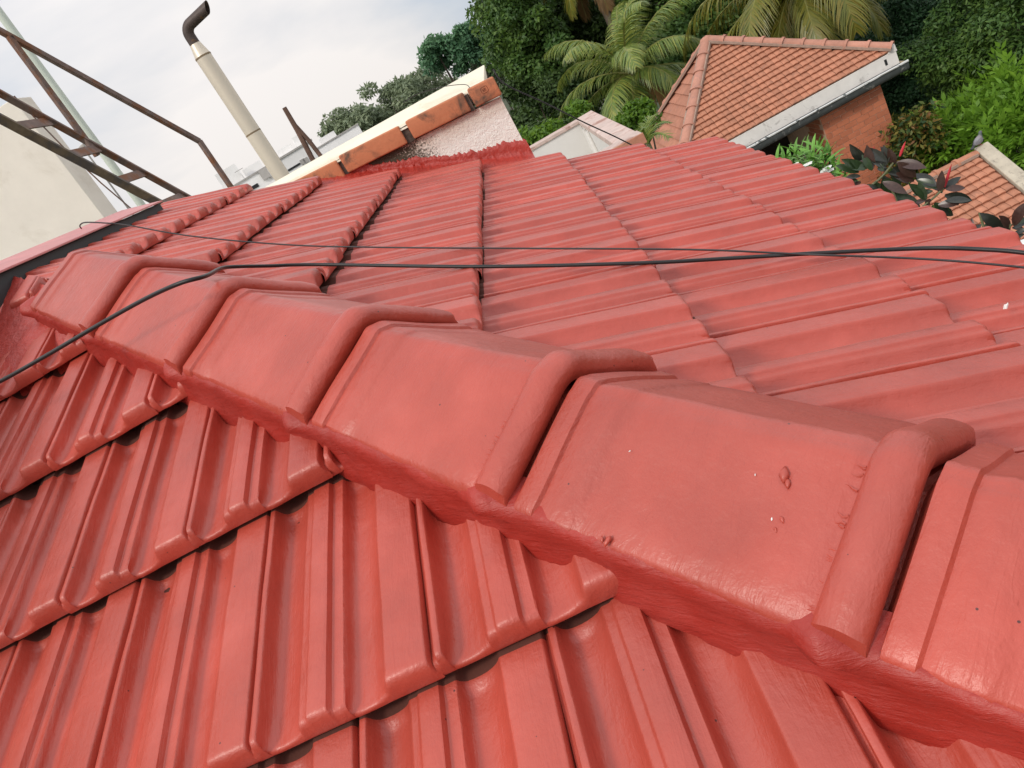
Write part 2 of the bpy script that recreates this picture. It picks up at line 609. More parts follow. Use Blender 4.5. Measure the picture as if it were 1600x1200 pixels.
def tile_mesh(name, seed):
    rs = np.random.default_rng(seed)
    rows = [-.040, .0, .006, .012, .018, .026, .08, .13, .18, .23, .27, TE - .03, TE - .019, TE - .015, TE - .0115, TE - .0085, TE - .006, TE - .004, TE - .0024, TE - .001, TE]
    V = []
    wob = rs.uniform(-1, 1, 4)
    nr = .010                                     # nose radius of the ribs
    for v in rows:
        base = .003 + .039 * v / TE
        fill = .78 + .22 * smoothstep(.001, .018, v) if v >= 0 else .78
        inner = np.ones_like(PZ)
        z = base + PZ * np.where((np.arange(len(PZ)) > 5) & (np.arange(len(PZ)) < len(PZ) - 4), fill, 1)
        # rounded nose: high ribs roll over early, pans late
        hgt = np.clip((PZ + .0262) / .0262, 0, 1)
        # the ribs end in a slanted face below a small rounded edge, the pans in a thin lip
        fr_ = .006 + .0085 * hgt
        q = np.clip((v - (TE - fr_)) / fr_, 0, 1)
        drop = (.0045 + .0235 * hgt) * (1 - np.sqrt(np.clip(1 - q ** 2.4, 0, 1)))
        z = z - drop
        flare = .0035 * smoothstep(TE - .045, TE, v) * np.where(PZ < -.012, np.sign(PT - np.where(PT < .4 * TW, .15, .60) * TW), 0)
        t = PT + flare + .0006 * np.sin(v * 21 + wob[0] * 5) + .0004 * wob[1] * np.sin(v * 55)
        z = z + .0004 * np.sin(v * 31 + wob[2] * 4 + PT * 40)
        # pans flare slightly at the nose
        for j in range(len(PT)):
            V.append((t[j], -v, z[j]))
    nc = len(PT)
    f = grid_faces(len(rows), nc)
    # nose face and underside
    b0 = len(V)
    for j in range(nc):
        zz = V[(len(rows) - 1) * nc + j][2]
        V.append((PT[j], -TE + .001, min(zz - .004, .0085)))
    for j in range(nc):
        V.append((PT[j], -TE + .07, -.002 + min(0, PZ[j] * .1)))
    k = (len(rows) - 1) * nc
    for j in range(nc - 1):
        f.append((k + j, k + j + 1, b0 + j + 1, b0 + j))
        f.append((b0 + j, b0 + j + 1, b0 + nc + j + 1, b0 + nc + j))
    f = [q[::-1] for q in f]
    me = mesh_from(name, V, f, 40)
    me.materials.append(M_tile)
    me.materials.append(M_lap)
    # lapped head and underside: unpainted, and coloured darker to deepen shade in the gaps
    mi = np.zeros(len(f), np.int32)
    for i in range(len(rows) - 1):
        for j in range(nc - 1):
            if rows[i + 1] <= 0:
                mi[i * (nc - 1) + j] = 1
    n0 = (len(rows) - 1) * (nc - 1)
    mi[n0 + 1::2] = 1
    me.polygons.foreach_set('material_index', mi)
    return me


TILES = [tile_mesh('tile', s) for s in range(5)]


def slope_matrix(origin, right, up, nrm):
    m = Matrix.Identity(4)
    for i in range(3):
        m[i][0], m[i][1], m[i][2], m[i][3] = right[i], up[i], nrm[i], origin[i]
    return m


def cut_mesh(me, mat, planes):
    """copy of a tile cut along vertical planes (point, outward normal)"""
    bm = bmesh.new()
    bm.from_mesh(me)
    bm.transform(mat)
    for co, no in planes:
        bmesh.ops.bisect_plane(bm, geom=bm.verts[:] + bm.edges[:] + bm.faces[:], plane_co=co, plane_no=no, clear_outer=True)
    if len(bm.faces) < 6:
        bm.free()
        return None
    bm.transform(mat.inverted())
    out = bpy.data.meshes.new('tile')
    bm.to_mesh(out)
    bm.free()
    out.materials.clear()
    for m_ in me.materials:
        out.materials.append(m_)
    return out


HIP_CO = Vector((HIPC, 0, 0))
HIP_NO = Vector((1, 1, 0)).normalized()


def slope(name, right, up, nrm, p0, s_edges, t_off, t_range, cuts, label):
    """s_edges: {course k: downslope distance of its nose}; t measured along 'right' from the eye"""
    right, up, nrm = np.array(right, float), np.array(up, float), np.array(nrm, float)
    # roof deck under the tiles
    deck = MB()
    s0, s1 = min(s_edges.values()) - TE - .02, max(s_edges.values()) - .01
    c = [p0 + right * t - up * s - nrm * .034 for s, t in ((s1, t_range[0]), (s1, t_range[1]), (s0, t_range[1]), (s0, t_range[0]))]
    bm = bmesh.new()
    bm.faces.new([bm.verts.new(Vector(q)) for q in c])
    for co, no in cuts:
        bmesh.ops.bisect_plane(bm, geom=bm.verts[:] + bm.edges[:] + bm.faces[:], plane_co=co, plane_no=no, clear_outer=True)
    bmesh.ops.recalc_face_normals(bm, faces=bm.faces)
    bmesh.ops.solidify(bm, geom=bm.faces[:], thickness=.012)
    me = bpy.data.meshes.new(name)
    bm.to_mesh(me)
    bm.free()
    me.transform(ROOF_INV)
    d = link_mesh(name, me, M_deck, roof)
    d['label'] = label
    for k, s in s_edges.items():
        j0 = int(math.floor((t_range[0] - t_off) / TW)) - 1
        j1 = int(math.ceil((t_range[1] - t_off) / TW)) + 1
        for j in range(j0, j1 + 1):
            t = t_off + (j + .5 * (k % 2)) * TW + .0145 * TW
            if t + TW < t_range[0] or t > t_range[1]:
                continue
            jit = rng.uniform(-1, 1, 4)
            o = p0 + right * (t + .0009 * jit[0]) - up * (s - TE + .0045 * jit[1]) + nrm * (.0016 * jit[2])
            a = R(.42) * jit[3]
            r2 = right * math.cos(a) + up * math.sin(a)
            u2 = up * math.cos(a) - right * math.sin(a)
            mat = slope_matrix(o, r2, u2, nrm)
            me = TILES[int(rng.integers(len(TILES)))]
            cs = [Vector(mat @ Vector((x, y, 0))) for x in (0, TW) for y in (.04, -TE)]
            need, gone = [], False
            for co, no in cuts:
                ds = [(c_ - co).dot(no) for c_ in cs]
                if min(ds) > -.01:
                    gone = True
                elif max(ds) > -.002:
                    need.append((co, no))
            if gone:
                continue
            if need:
                me = cut_mesh(me, mat, need)
                if me is None:
                    continue
            ob = link_mesh('tile', me, None, d)
            ob.matrix_local = ROOF_INV @ mat


slope('roof_slope', (1, 0, 0), (0, CA, SA), N_L, P_L + N_L * HL - N_L * HL,
      {k: -.3688 + k * .3366 for k in range(-6, 3)}, -.5483, (-1.60, .95),
      [(HIP_CO, HIP_NO)], 'red slope facing the viewer below the hip')
R_S = {-1: -1.03, 0: -.732, 1: -.397, 2: -.051, 3: .289, 4: .633, 5: .945}
slope('roof_slope', (0, 1, 0), (-CA, 0, SA), N_R, P_R,
      R_S, 2.678, (-.3, ROOF_Y1),
      [(HIP_CO, -HIP_NO), (Vector((0, ROOF_Y1, 0)), Vector((0, 1, 0)))], 'red slope beyond the hip, falling to the right')

# ------------------------------------------------------------------ hip caps
CAP_P = 0.363                      # spacing of the caps along the hip
CAP_T0 = 0.843                      # distance along the hip of one bead


def cap_profile():
    p = [(.1445, .027), (.1440, .0345)]
    a, b = np.array([.143, .0362]), np.array([.020, .0885])
    for i in range(7):
        p.append(tuple(a + (b - a) * i / 6))
    c0, c1, c2 = np.array([.020, .0885]), np.array([.008, .0925]), np.array([-.003, .0930])
    c3 = np.array([-.016, .0840])
    for i in range(1, 10):
        u = i / 10
        p.append(tuple((1 - u) ** 3 * c0 + 3 * u * (1 - u) ** 2 * c1 + 3 * u * u * (1 - u) * c2 + u ** 3 * c3))
    a, b = np.array([-.016, .0840]), np.array([-.139, -.0045])
    for i in range(7):
        p.append(tuple(a + (b - a) * i / 6))
    p += [(-.142, -.010), (-.1435, -.018)]
    return np.array(p)


CP = cap_profile()
_t = np.gradient(CP, axis=0)
CN = np.stack([_t[:, 1], -_t[:, 0]], 1)
CN /= np.linalg.norm(CN, axis=1)[:, None]
if CN[len(CN) // 2][1] < 0:
    CN = -CN


def cap_mesh(seed, length=CAP_P + .045):
    rs = np.random.default_rng(seed)
    us, offs = [], []
    bw, br = .043, .0150
    us += [0.004, 0.0]
    offs += [-.006, .0045]
    for i in range(13):
        q = .5 - .5 * math.cos(math.pi * i / 12)
        us.append(.0005 + bw * q)
        offs.append(.0085 * (1 - q * .1) + br * math.sqrt(max(0, 1 - (2 * q - 1) ** 2)))
    us += [bw + .003, bw + .006, bw + .011, bw + .02, .11, .15, .19, .23, .262]
    offs += [.0060, .0062, .0071, .0073, .0060, .0050, .0040, .0032, .0024]
    # stepped head of the cap, seen just below the bead of the cap above
    us += [0.2815, 0.2835, 0.3020, 0.3040, 0.3070, 0.3115, 0.3255, 0.3285, 0.3315, 0.3515, 0.3555, 0.3595, 0.3655, 0.3715, 0.3755, length]
    offs += [.0020, .0034, .0030, .0030, .0034, .0030, .0006, .0004, .0044, .0050, .0040, -.012, -.026, -.026, -.022, -.022]
    V = []
    for i, (u, o) in enumerate(zip(us, offs)):
        wob = .0006 * math.sin(u * 40 + seed)
        for j in range(len(CP)):
            e = (o - .0085) * float(smoothstep(-.5, 2.6, j)) + .0085 if (0 < u < bw + .002 and i > 1 and o > .0085) else o
            e = e + wob + .0009 * math.sin(j * .9 + seed * 2.1 + u * 12) * (0 if i < 2 else 1)
            p = CP[j] + CN[j] * e
            if u <= bw + .004:
                p[0] = np.clip(p[0], -.150, .151)
            V.append((p[0], u - .02 * p[0], p[1]))
    f = grid_faces(len(us), len(CP))
    me = mesh_from('hip_cap', V, f)
    bm = bmesh.new()
    bm.from_mesh(me)
    bmesh.ops.recalc_face_normals(bm, faces=bm.faces)
    up = sum((fc.normal.z for fc in bm.faces))
    if up < 0:
        bmesh.ops.reverse_faces(bm, faces=bm.faces)
    bm.to_mesh(me)
    bm.free()
    me.shade_smooth()
    me.set_sharp_from_angle(angle=R(38))
    me.materials.append(M_cap)
    return me


def hip_at(t):
    # the row of caps runs a couple of degrees off the true hip
    return hip(t / HIP_L) - HIP_S * .025 * (t - CAP_T0)


HIP_D = unit_v(HIP_D - HIP_S * .025)
HIP_S = unit_v(np.cross(HIP_D, [0, 0, 1.]))
if HIP_S[0] > 0:
    HIP_S = -HIP_S
HIP_N = np.cross(HIP_S, HIP_D)
HIP_N = HIP_N if HIP_N[2] > 0 else -HIP_N


cap_labels = {}
for k in range(-2, 5):
    t0 = CAP_T0 + CAP_P * k - .027
    ln = CAP_P + .045 if k < 4 else .345
    o = hip_at(t0)
    jit = rng.uniform(-1, 1, 3) * 2.2
    rise = .004 * min(1, max(0, k))            # upper caps sit a little higher on their mortar
    m = slope_matrix(o + HIP_N * (rise + .001 * jit[0]) + HIP_S * (.0015 * jit[1]), HIP_S, HIP_D, HIP_N)
    ob = link_mesh('hip_cap', cap_mesh(k + 11, ln), None, roof)
    ob.matrix_local = ROOF_INV @ m
    if -1 <= k <= 3:
        # runs of paint dragged off the collar
        dr = MB()
        for q_ in range(20):
            la = rng.uniform(.012, .138)
            u0, le = .0445, rng.uniform(.006, .020)
            pth = []
            for s_ in (0, .35, .7, 1.):
                lat = la + rng.uniform(-.0012, .0012) - s_ * le * rng.uniform(-.25, .35)
                hh = np.interp(lat, CP[2:9, 0][::-1], CP[2:9, 1][::-1]) + .0070
                pth.append((lat, u0 - .02 * lat + s_ * le, hh - s_ * .0006))
            dr.tube(pth, [.0013, .0011, .0009, .0004 + .0007 * (rng.uniform() < .3)], 5)
        dr.build('paint_runs', M_cap, ob, 60)
T_TOP = CAP_T0 + CAP_P * 4 - .027 + .345


# lumps of paint and white flecks stuck on the nearest caps
_fd = unit_v(HIP_S * (.143 - .020) + HIP_N * (.0362 - .0885))
CAP_N = np.cross(HIP_D, _fd)
CAP_N = CAP_N if CAP_N[2] > 0 else -CAP_N
CAP_P0 = hip_at(CAP_T0) + HIP_S * .143 + HIP_N * (.0362 + .0052)
for x, y, s_, mt, nm in ((1226, 742, .0075, M_cap, 'paint_blob'), (1231, 756, .0045, M_cap, 'paint_blob'), (950, 846, .0055, M_cap, 'paint_blob'), (941, 843, .0035, M_cap, 'paint_blob'), (1222, 812, .0030, M_cap, 'paint_blob'), (1212, 828, .0025, M_cap, 'paint_blob'),
                         (1230, 946, .0024, 'W', 'white_fleck'), (1206, 811, .0015, 'W', 'white_fleck'), (984, 705, .0012, 'W', 'white_fleck'), (748, 640, .0016, 'W', 'white_fleck'), (1180, 742, .0011, 'W', 'white_fleck')):
    c = on_plane(x, y, CAP_N, CAP_P0)
    ax = unit_v(HIP_D * rng.uniform(-1, 1) + _fd)
    b_ = MB()
    pts = [c + ax * s_ * q_ + CAP_N * (s_ * .25 * rng.uniform(.3, 1)) for q_ in (-1, -.5, .1, .6, 1.1)]
    b_.tube(pts, [s_ * .15, s_ * .5 * rng.uniform(.7, 1.1), s_ * .55 * rng.uniform(.6, 1.2), s_ * .4, s_ * .1], 7)
    o = b_.build(nm, M_petal if mt == 'W' else mt, roof, 70)
    o.data.transform(ROOF_INV)


# mortar bedding along both sides of the hip
def mortar(sgn):
    V = []
    ts = np.arange(-.05, T_TOP + .06, .007)
    for t in ts:
        c = hip_at(t)
        ph = ((t - (CAP_T0 - .027)) / CAP_P) % 1.0
        pw_ = (ph - .055 + .5) % 1.0 - .5
        swell = (.0075 if sgn > 0 else .002) * math.exp(-(pw_ / .062) ** 2) 
        nz = fbm((t, sgn, 0), 9, 3.1 + sgn) * .006
        nz2 = fbm((t, sgn, 1), 30, 7.1 + sgn) * .0024
        top_lat = (.1420 if sgn > 0 else .136) + swell * 1.8 + nz2 * .5
        drop = math.tan(PA) * math.sqrt(.5)
        dz_ = .0105 if sgn > 0 else -.034
        prof = [(top_lat - .035, .030 + dz_ + swell * .9), (top_lat, .0265 + dz_ + nz2 * .8 + swell * .9), (top_lat + .0055 + swell * .4, .0235 + dz_ + nz2), (top_lat + .010 + nz2, .014 + dz_)]
        for q in (.25, .5, .75, 1.0):
            lat = (.1440 if sgn > 0 else .143) + .010 * max(0, q - .4) + nz * q + nz2 + .0016 * fbm((t * 1.0, q * .35, sgn), 42, 1.7 + sgn)
            foot = -(lat + .025 * abs(t - CAP_T0)) * drop + .006 + nz * .8
            prof.append((lat + .004, .014 + dz_ + (foot - .014 - dz_) * q))
        prof.append((lat - .014, foot - .030))
        for lat, hh in prof:
            V.append(c + HIP_S * sgn * lat + np.array([0, 0, hh * 1.05]))
    f = grid_faces(len(ts), 9)
    if sgn > 0:
        f = [q[::-1] for q in f]
    me = mesh_from('mortar_bedding', V, f, 60)
    me.transform(ROOF_INV)
    link_mesh('mortar_bedding', me, M_mortar, roof)


mortar(1)
mortar(-1)

# closing piece of mortar at the top end of the hip
mb = MB()
c0, c1 = hip_at(T_TOP - .012), hip_at(T_TOP + .155)
zl = np.array([0, 0, 1.])
ring0 = [c0 + HIP_S * x + HIP_N * z for x, z in ((.150, -.07), (.144, .036), (.034, .084), (0, .096), (-.03, .078), (-.141, -.006), (-.15, -.07))]
ring1 = [c1 + HIP_S * x + HIP_N * z for x, z in ((.150, -.07), (.110, -.016), (.030, .012), (0, .014), (-.030, .012), (-.11, -.016), (-.15, -.07))]
nn = len(ring0)
mb.add(ring0 + ring1, [(i, i + 1, nn + i + 1, nn + i) for i in range(nn - 1)] + [tuple(range(nn)), tuple(range(nn, 2 * nn))[::-1]])
o = mb.build('mortar_end', M_cap, roof, 60, .006)
o.data.transform(ROOF_INV)
# rough cement patch beside it, against the wall
V, nx, ny = [], 34, 26
pa, pb, pc = on_left(47, 498, .012), on_left(0, 447, .02), on_left(-60, 560, .012)
q0, q1 = np.array([-1.64, 1.56]), np.array([-1.02, 2.20])
for iy in range(ny):
    for ix in range(nx):
        u, w_ = ix / (nx - 1), iy / (ny - 1)
        x, y = q0[0] + (q1[0] - q0[0]) * u, q0[1] + (q1[1] - q0[1]) * w_
        x = min(x, HIPC - y - .02)
        z = ZC + (y * SA - HL) / CA + .028 + .006 * fbm((x, y, 0), 14, 2) + .003 * fbm((x, y, 1), 60, 5)
        edge = min(u, 1 - u, w_, 1 - w_)
        z -= .05 * max(0, .10 - w_ - .04 * fbm((x, 0, 0), 9, 4)) / .1
        V.append((x, y, z))
me = mesh_from('cement_patch', V, grid_faces(ny, nx), 60)
me.transform(ROOF_INV)
link_mesh('cement_patch', me, M_smear, roof)

# metal flashing between the roof and the cream wall
fl = MB()
ys0, ys1 = .6, 3.03
FX0, FX1 = -1.47, -1.322
fz1_ = on_right(104, 380, .034)[2]
fz0_ = on_plane(125, 355.5, (1, 0, 0), (FX0, 0, 0))[2]
V = [(FX0, ys0, fz0_), (FX1, ys0, fz1_), (FX1, ys1, fz1_), (FX0, ys1 - .02, fz0_)]
fl.hexa([(x, y, z - .003) for x, y, z in V] + V)
fl.box((FX1 - .0022, ys0, fz1_ - .005), (FX1, ys1, fz1_ - .0031))
o = fl.build('metal_flashing', M_flash, roof)
o.data.transform(ROOF_INV)
# upstand, and an added near-black strip for the shade under the flashing
o = MB().box((FX0 - .10, ys0, ZC - 1.2), (FX0 - .002, ys1 - .06, fz0_ - .006)).build('upstand', M_cream, roof)
o.data.transform(ROOF_INV)
o = MB().box((FX1 - .055, ys0, fz1_ - .20), (FX1 - .014, ys1 - .004, fz1_ - .0045)).build('flashing_gap_shade', M_dark, roof)
o.data.transform(ROOF_INV)
# eaves board and verge under the tiles
ez = ZC - (.90 * SA + HR) / CA
o = MB().box((.585, -.25, ez - .22), (.612, ROOF_Y1 - .01, ez - .03)).build('eaves_board', M_cream, roof)
o.data.transform(ROOF_INV)

# walls of the house under the roof
hb = MB()
for c in ([(-1.7, .1), (.55, .1), (.55, 3.40), (-1.7, 3.40)],):
    pts = []
    for x, y in c:
        zt = min(ZC - (x * SA + HR) / CA, ZC + (y * SA - HL) / CA) - .10
        pts.append((x, y, zt))
    hb.hexa([(x, y, 0) for x, y, z in pts] + pts)
o = hb.build('house_wall', M_cream, roof)
o.data.transform(ROOF_INV)

# ------------------------------------------------------------------ cream wall on the left
CWY = 7.6
w_top, w_bot = on_plane(22, 152, (0, 1, 0), (0, CWY, 0)), on_plane(162, 339, (0, 1, 0), (0, CWY, 0))
wob = MB()
wob.box((w_bot[0] - 6, CWY, 0), (w_bot[0], CWY + .3, w_top[2]))
o = wob.build('cream_wall', M_cream, None, None, .006)
tag(o, 'plain cream plastered wall rising behind the steel ladder and the red flashing', 'wall')

# ------------------------------------------------------------------ parapet wall with brick coping at the far verge
PY = 3.465
pw = thing('parapet_wall', 'short white stucco parapet with brick coping rising through the far edge of the red roof', 'parapet', (-.5, PY + .1, ZC - .6))
PINV = Matrix.Translation(-Vector(pw.location))


def pxy(x, y, yy=PY):
    return on_plane(x, y, (0, 1, 0), (0, yy, 0))


_pl, _pr = pxy(545, 270), pxy(785, 150)
_sl = (_pr[2] - _pl[2]) / (_pr[0] - _pl[0])
xr = pxy(828, 240)[0]
xl = -1.12
zb_l, zb_r = _pl[2] + _sl * (xl - _pl[0]), _pl[2] + _sl * (xr - _pl[0])     # underside of the coping bricks
m_stucco, n_, l_, b_ = new_mat('stucco')
v_ = obj_coords(n_, l_, rnd=False)
sep = n_.new('ShaderNodeSeparateXYZ')
l_.new(v_, sep.inputs[0])
nm = noise_tex(n_, l_, v_, 120, 5, .75)
nl = noise_tex(n_, l_, v_, 9, 4, .6, .3)
# mildew grows towards the left end, a brown wash under the bricks
mrx = n_.new('ShaderNodeMapRange')
mrx.inputs['From Min'].default_value = .27
mrx.inputs['From Max'].default_value = -.08
l_.new(sep.outputs['X'], mrx.inputs['Value'])
ad = n_.new('ShaderNodeMath'); ad.operation = 'MULTIPLY_ADD'; ad.inputs[1].default_value = .50
l_.new(mrx.outputs['Result'], ad.inputs[0])
l_.new(nm, ad.inputs[2])
ad2 = n_.new('ShaderNodeMath'); ad2.operation = 'MULTIPLY_ADD'; ad2.inputs[1].default_value = .35
l_.new(nl, ad2.inputs[0])
l_.new(ad.outputs[0], ad2.inputs[2])
sr = ramp(n_, [(.86, (0, 0, 0)), (1.02, (1, 1, 1))])
l_.new(ad2.outputs[0], sr.inputs['Fac'])
mrz = n_.new('ShaderNodeMapRange')
mrz.inputs['From Min'].default_value = .36
mrz.inputs['From Max'].default_value = .455
l_.new(sep.outputs['Z'], mrz.inputs['Value'])
mz2 = n_.new('ShaderNodeMath'); mz2.operation = 'MULTIPLY'
l_.new(mrz.outputs['Result'], mz2.inputs[0])
l_.new(nl, mz2.inputs[1])
mz3 = n_.new('ShaderNodeMath'); mz3.operation = 'MULTIPLY'; mz3.inputs[1].default_value = 1.3; mz3.use_clamp = True
l_.new(mz2.outputs[0], mz3.inputs[0])
c_ = mixc(n_, l_, mz3.outputs[0], (.95, .93, .865), (.54, .38, .26))
c_ = mixc(n_, l_, sr.outputs['Color'], c_, (.07, .055, .035))
l_.new(c_, b_.inputs['Base Color'])
b_.inputs['Roughness'].default_value = .85
bn = bump(n_, l_, noise_tex(n_, l_, v_, 95, 4, .6), .9, .006)
bn = bump(n_, l_, noise_tex(n_, l_, v_, 190, 3, .6), .5, .003, bn)
l_.new(bn, b_.inputs['Normal'])
# body with a really uneven rendered face
V = []
nx, nz = 150, 60
for iz in range(nz):
    for ix in range(nx):
        x = xl + (xr - xl) * ix / (nx - 1)
        z = ZC - .62 + (zb_l - .002 - (ZC - .62)) * iz / (nz - 1)
        ztop = zb_l + (zb_r - zb_l) * (x - xl) / (xr - xl)
        z = min(z, ztop)
        if iz == nz - 1:
            z = ztop
        y = PY - .0012 * (fbm((x, z, 0), 45, 1.5, 3)) - .0012 * fbm((x, z * 1.6, 2), 110, 3.3, 2)
        V.append((x, y, z))
me = mesh_from('wall_body', V, [q for q in grid_faces(nz, nx)], 80)
mbk = MB().add(V, [q for q in grid_faces(nz, nx)])
tt = zb_l - .004
mbk.hexa([(xl, PY + .006, ZC - .9), (xr - .002, PY + .006, ZC - .9), (xr - .002, PY + .24, ZC - .9), (xl, PY + .24, ZC - .9),
          (xl, PY + .006, zb_l - .001), (xr - .002, PY + .006, zb_r - .001), (xr - .002, PY + .24, zb_r - .001), (xl, PY + .24, zb_l - .001)])
o = link_mesh('wall_body', mesh_from('wall_body', mbk.v, mbk.f, 50), m_stucco, pw)
o.data.transform(PINV)

m_cb = plain_mat('coping_brick', (.55, .205, .10), .8, 7, .12, (.12, .08, .055), 9, (.51, .68), ((60, .5, .004), (12, .3, .006)), objvar=.06)
m_bmort = plain_mat('dark_coping_joint', (.10, .08, .065), .95, 40, .5, None, 1, (.5, .6), ((60, .8, .006),))


def coping_brick(xa, xb, dz=0., tilt=0., lab=None):
    za = zb_l + (zb_r - zb_l) * (xa - xl) / (xr - xl) + .003 + dz
    zb = zb_l + (zb_r - zb_l) * (xb - xl) / (xr - xl) + .003 + dz + tilt
    hh = .080
    y0, y1 = PY - .030, PY + .075
    b = MB().hexa([(xa, y0, za), (xb, y0, zb), (xb, y1, zb), (xa, y1, za), (xa, y0, za + hh), (xb, y0, zb + hh), (xb, y1, zb + hh), (xa, y1, za + hh)])
    o = b.build('brick', m_cb, pw, 50, .007, 3)
    o.data.transform(PINV)
    if lab:
        o['label'] = lab
    return o, za


YB = PY - .030
bx = [pxy(x, y, YB)[0] for x, y in ((470, 312), (541, 276), (545, 272), (636, 222), (648, 218), (734, 168), (742, 164), (786, 150))]
coping_brick(bx[0], bx[1] - .002, -.012, 0, 'stained brick sunk into the red paint')
coping_brick(bx[2], bx[3], -.002, 0)
coping_brick(bx[4], bx[5], .001, 0)
b4, z4 = coping_brick(bx[6], bx[7], .004, 0, 'end brick with a stamped maker mark')
for xa, xb in ((bx[1] - .004, bx[2] + .004), (bx[3] - .003, bx[4] + .003), (bx[5] - .003, bx[6] - .008)):
    zz = zb_l + (zb_r - zb_l) * (xa - xl) / (xr - xl)
    o = MB().box((xa, PY - .014, zz - .002), (xb, PY + .072, zz + .068)).build('joint', m_bmort, pw)
    o.data.transform(PINV)
# the stamped mark: a rounded square frame with a glyph in it
mk = MB()
cx, cz = (bx[6] + bx[7]) / 2 + .004, z4 + .044
fr = []
for i in range(28):
    a = 2 * math.pi * i / 28
    e = 5
    r_ = .0125 / (abs(math.cos(a)) ** e + abs(math.sin(a)) ** e) ** (1 / e)
    fr.append((cx + r_ * 1.18 * math.cos(a), YB - .0002, cz + r_ * math.sin(a)))
mk.tube(fr + [fr[0]], .0011, 5)
gl = [[(-.0065, .005), (-.0065, -.005)], [(-.0065, .005), (0, .0052), (.0035, .003), (0, .0005), (-.005, .0003)], [(-.005, -.001), (.001, -.0008), (.0055, -.002), (.006, -.0045), (.0025, -.0055), (-.0065, -.005)], [(.001, .0035), (.0065, .005), (.007, .002)]]
for s in gl:
    mk.tube([(cx + x, YB - .0002, cz + z) for x, z in s], .0010, 5)
o = mk.build('stamp', plain_mat('stamp_shadow', (.22, .075, .04), .85, bumps=()), pw, 60)
o.data.transform(PINV)

# cream coping sloping up behind the bricks
def slabz(x):
    return zb_l + (zb_r - zb_l) * (x - xl) / (xr - xl) + .079


xc0, xc1 = xl - .06, bx[7] - .006
ca_, cb_ = PY + .070, PY + .27
cr_ = on_plane(757, 100, (0, 1, 0), (0, cb_, 0))
rise = cr_[2] - slabz(cr_[0])
cl_ = on_plane(470, 261, (0, 1, 0), (0, cb_, 0))
slope_ = (cr_[2] - cl_[2]) / (cr_[0] - cl_[0])
zl_ = cr_[2] + slope_ * (xc0 - cr_[0])
cop = MB().hexa([(xc0, ca_, slabz(xc0) - .06), (xc1 - .04, ca_, slabz(xc1) - .06), (xc1 - .04, cb_, slabz(xc1) - .06), (xc0, cb_, slabz(xc0) - .06),
                 (xc0, ca_, slabz(xc0) - .001), (xc1 - .04, ca_, slabz(xc1) - .001), (cr_[0], cb_, cr_[2]), (xc0, cb_, zl_)])
o = cop.build('coping', M_cope, pw, 40, .006)
o.data.transform(PINV)
# thin cement skin from coping onto the brick tops
o = MB().hexa([(xc0, PY - .022, slabz(xc0) - .02), (bx[5] - .03, PY - .024, slabz(bx[5]) - .02), (bx[5] - .03, PY + .08, slabz(bx[5]) - .02), (xc0, PY + .08, slabz(xc0) - .02),
               (xc0, PY - .016, slabz(xc0) + .0035), (bx[5] - .03, PY + .01, slabz(bx[5]) + .0045), (bx[5] - .03, PY + .08, slabz(bx[5]) + .006), (xc0, PY + .08, slabz(xc0) + .006)]).build('cement_skin', M_cope, pw, 40, .004)
o.data.transform(PINV)
# grey scrap of slate lying on the coping
ga, gb_, gc = pxy(495, 272, PY + .06), pxy(496, 262, PY + .09), pxy(518, 259, PY + .10)
sl = MB()
nz_ = np.array([0, -.003, .006])
sl.add([ga, gb_, gc, ga + nz_, gb_ + nz_, gc + nz_], [(0, 1, 2), (3, 5, 4), (0, 3, 4, 1), (1, 4, 5, 2), (2, 5, 3, 0)])
tag(sl.build('slate_scrap', plain_mat('grey_slate', (.22, .24, .25), .6)), 'small grey triangular scrap lying on the cream coping', 'scrap')

# red paint slopped up the foot of the parapet
V = []
nx, nz = 220, 9
for ix in range(nx):
    x = -.86 + (xr + .012 + .86) * ix / (nx - 1)
    zr = ZC - (x * SA + HR) / CA
    top = .052 + .020 * fbm((x, 0, 0), 9, 2.2) + .018 * abs(fbm((x, 3, 0), 38, 4.4)) + .010 * fbm((x, 3, 5), 120, 1.4) + .025 * float(smoothstep(-.45, .0, x))
    top *= float(smoothstep(-.90, -.76, x)) * .62 + .38
    for k in range(nz):
        q = k / (nz - 1)
        rough = .0065 * fbm((x, q * .2, 0), 55, 9.1) + .0035 * fbm((x, q * .4, 2), 150, 2.1)
        if q < .45:
            a = q / .45
            y = PY - (.115 + .03 * fbm((x, 7, 0), 12, 3.2)) * (1 - a) - .004
            z = zr + .012 + .016 * a * a + rough
            if k == 0:
                z = zr - .02
        else:
            a = (q - .45) / .55
            y = PY - .0065 - rough * .7 * (1 - a)
            z = zr + .028 + (top - .012) * a
            if k == nz - 1:
                y = PY + .004
        V.append((x, y, z))
me = mesh_from('paint_band', V, grid_faces(nx, nz), 70)
o = link_mesh('paint_band', me, M_smear, pw)
o.data.transform(PINV)
o['label'] = 'ragged band of red paint where the roof meets the stucco'
# ------------------------------------------------------------------ steel ladder with handrail
lad = thing('steel_ladder', 'rusty steel ladder with rungs and a long sloping handrail beside the cream wall', 'ladder', (-2.8, 6.6, ZC - 1))
LINV = Matrix.Translation(-Vector(lad.location))


def lbuild(mbx, name, mat, smooth=None, bevel=0, lab=None):
    o = mbx.build(name, mat, lad, smooth, bevel)
    o.data.transform(LINV)
    if lab:
        o['label'] = lab
    return o


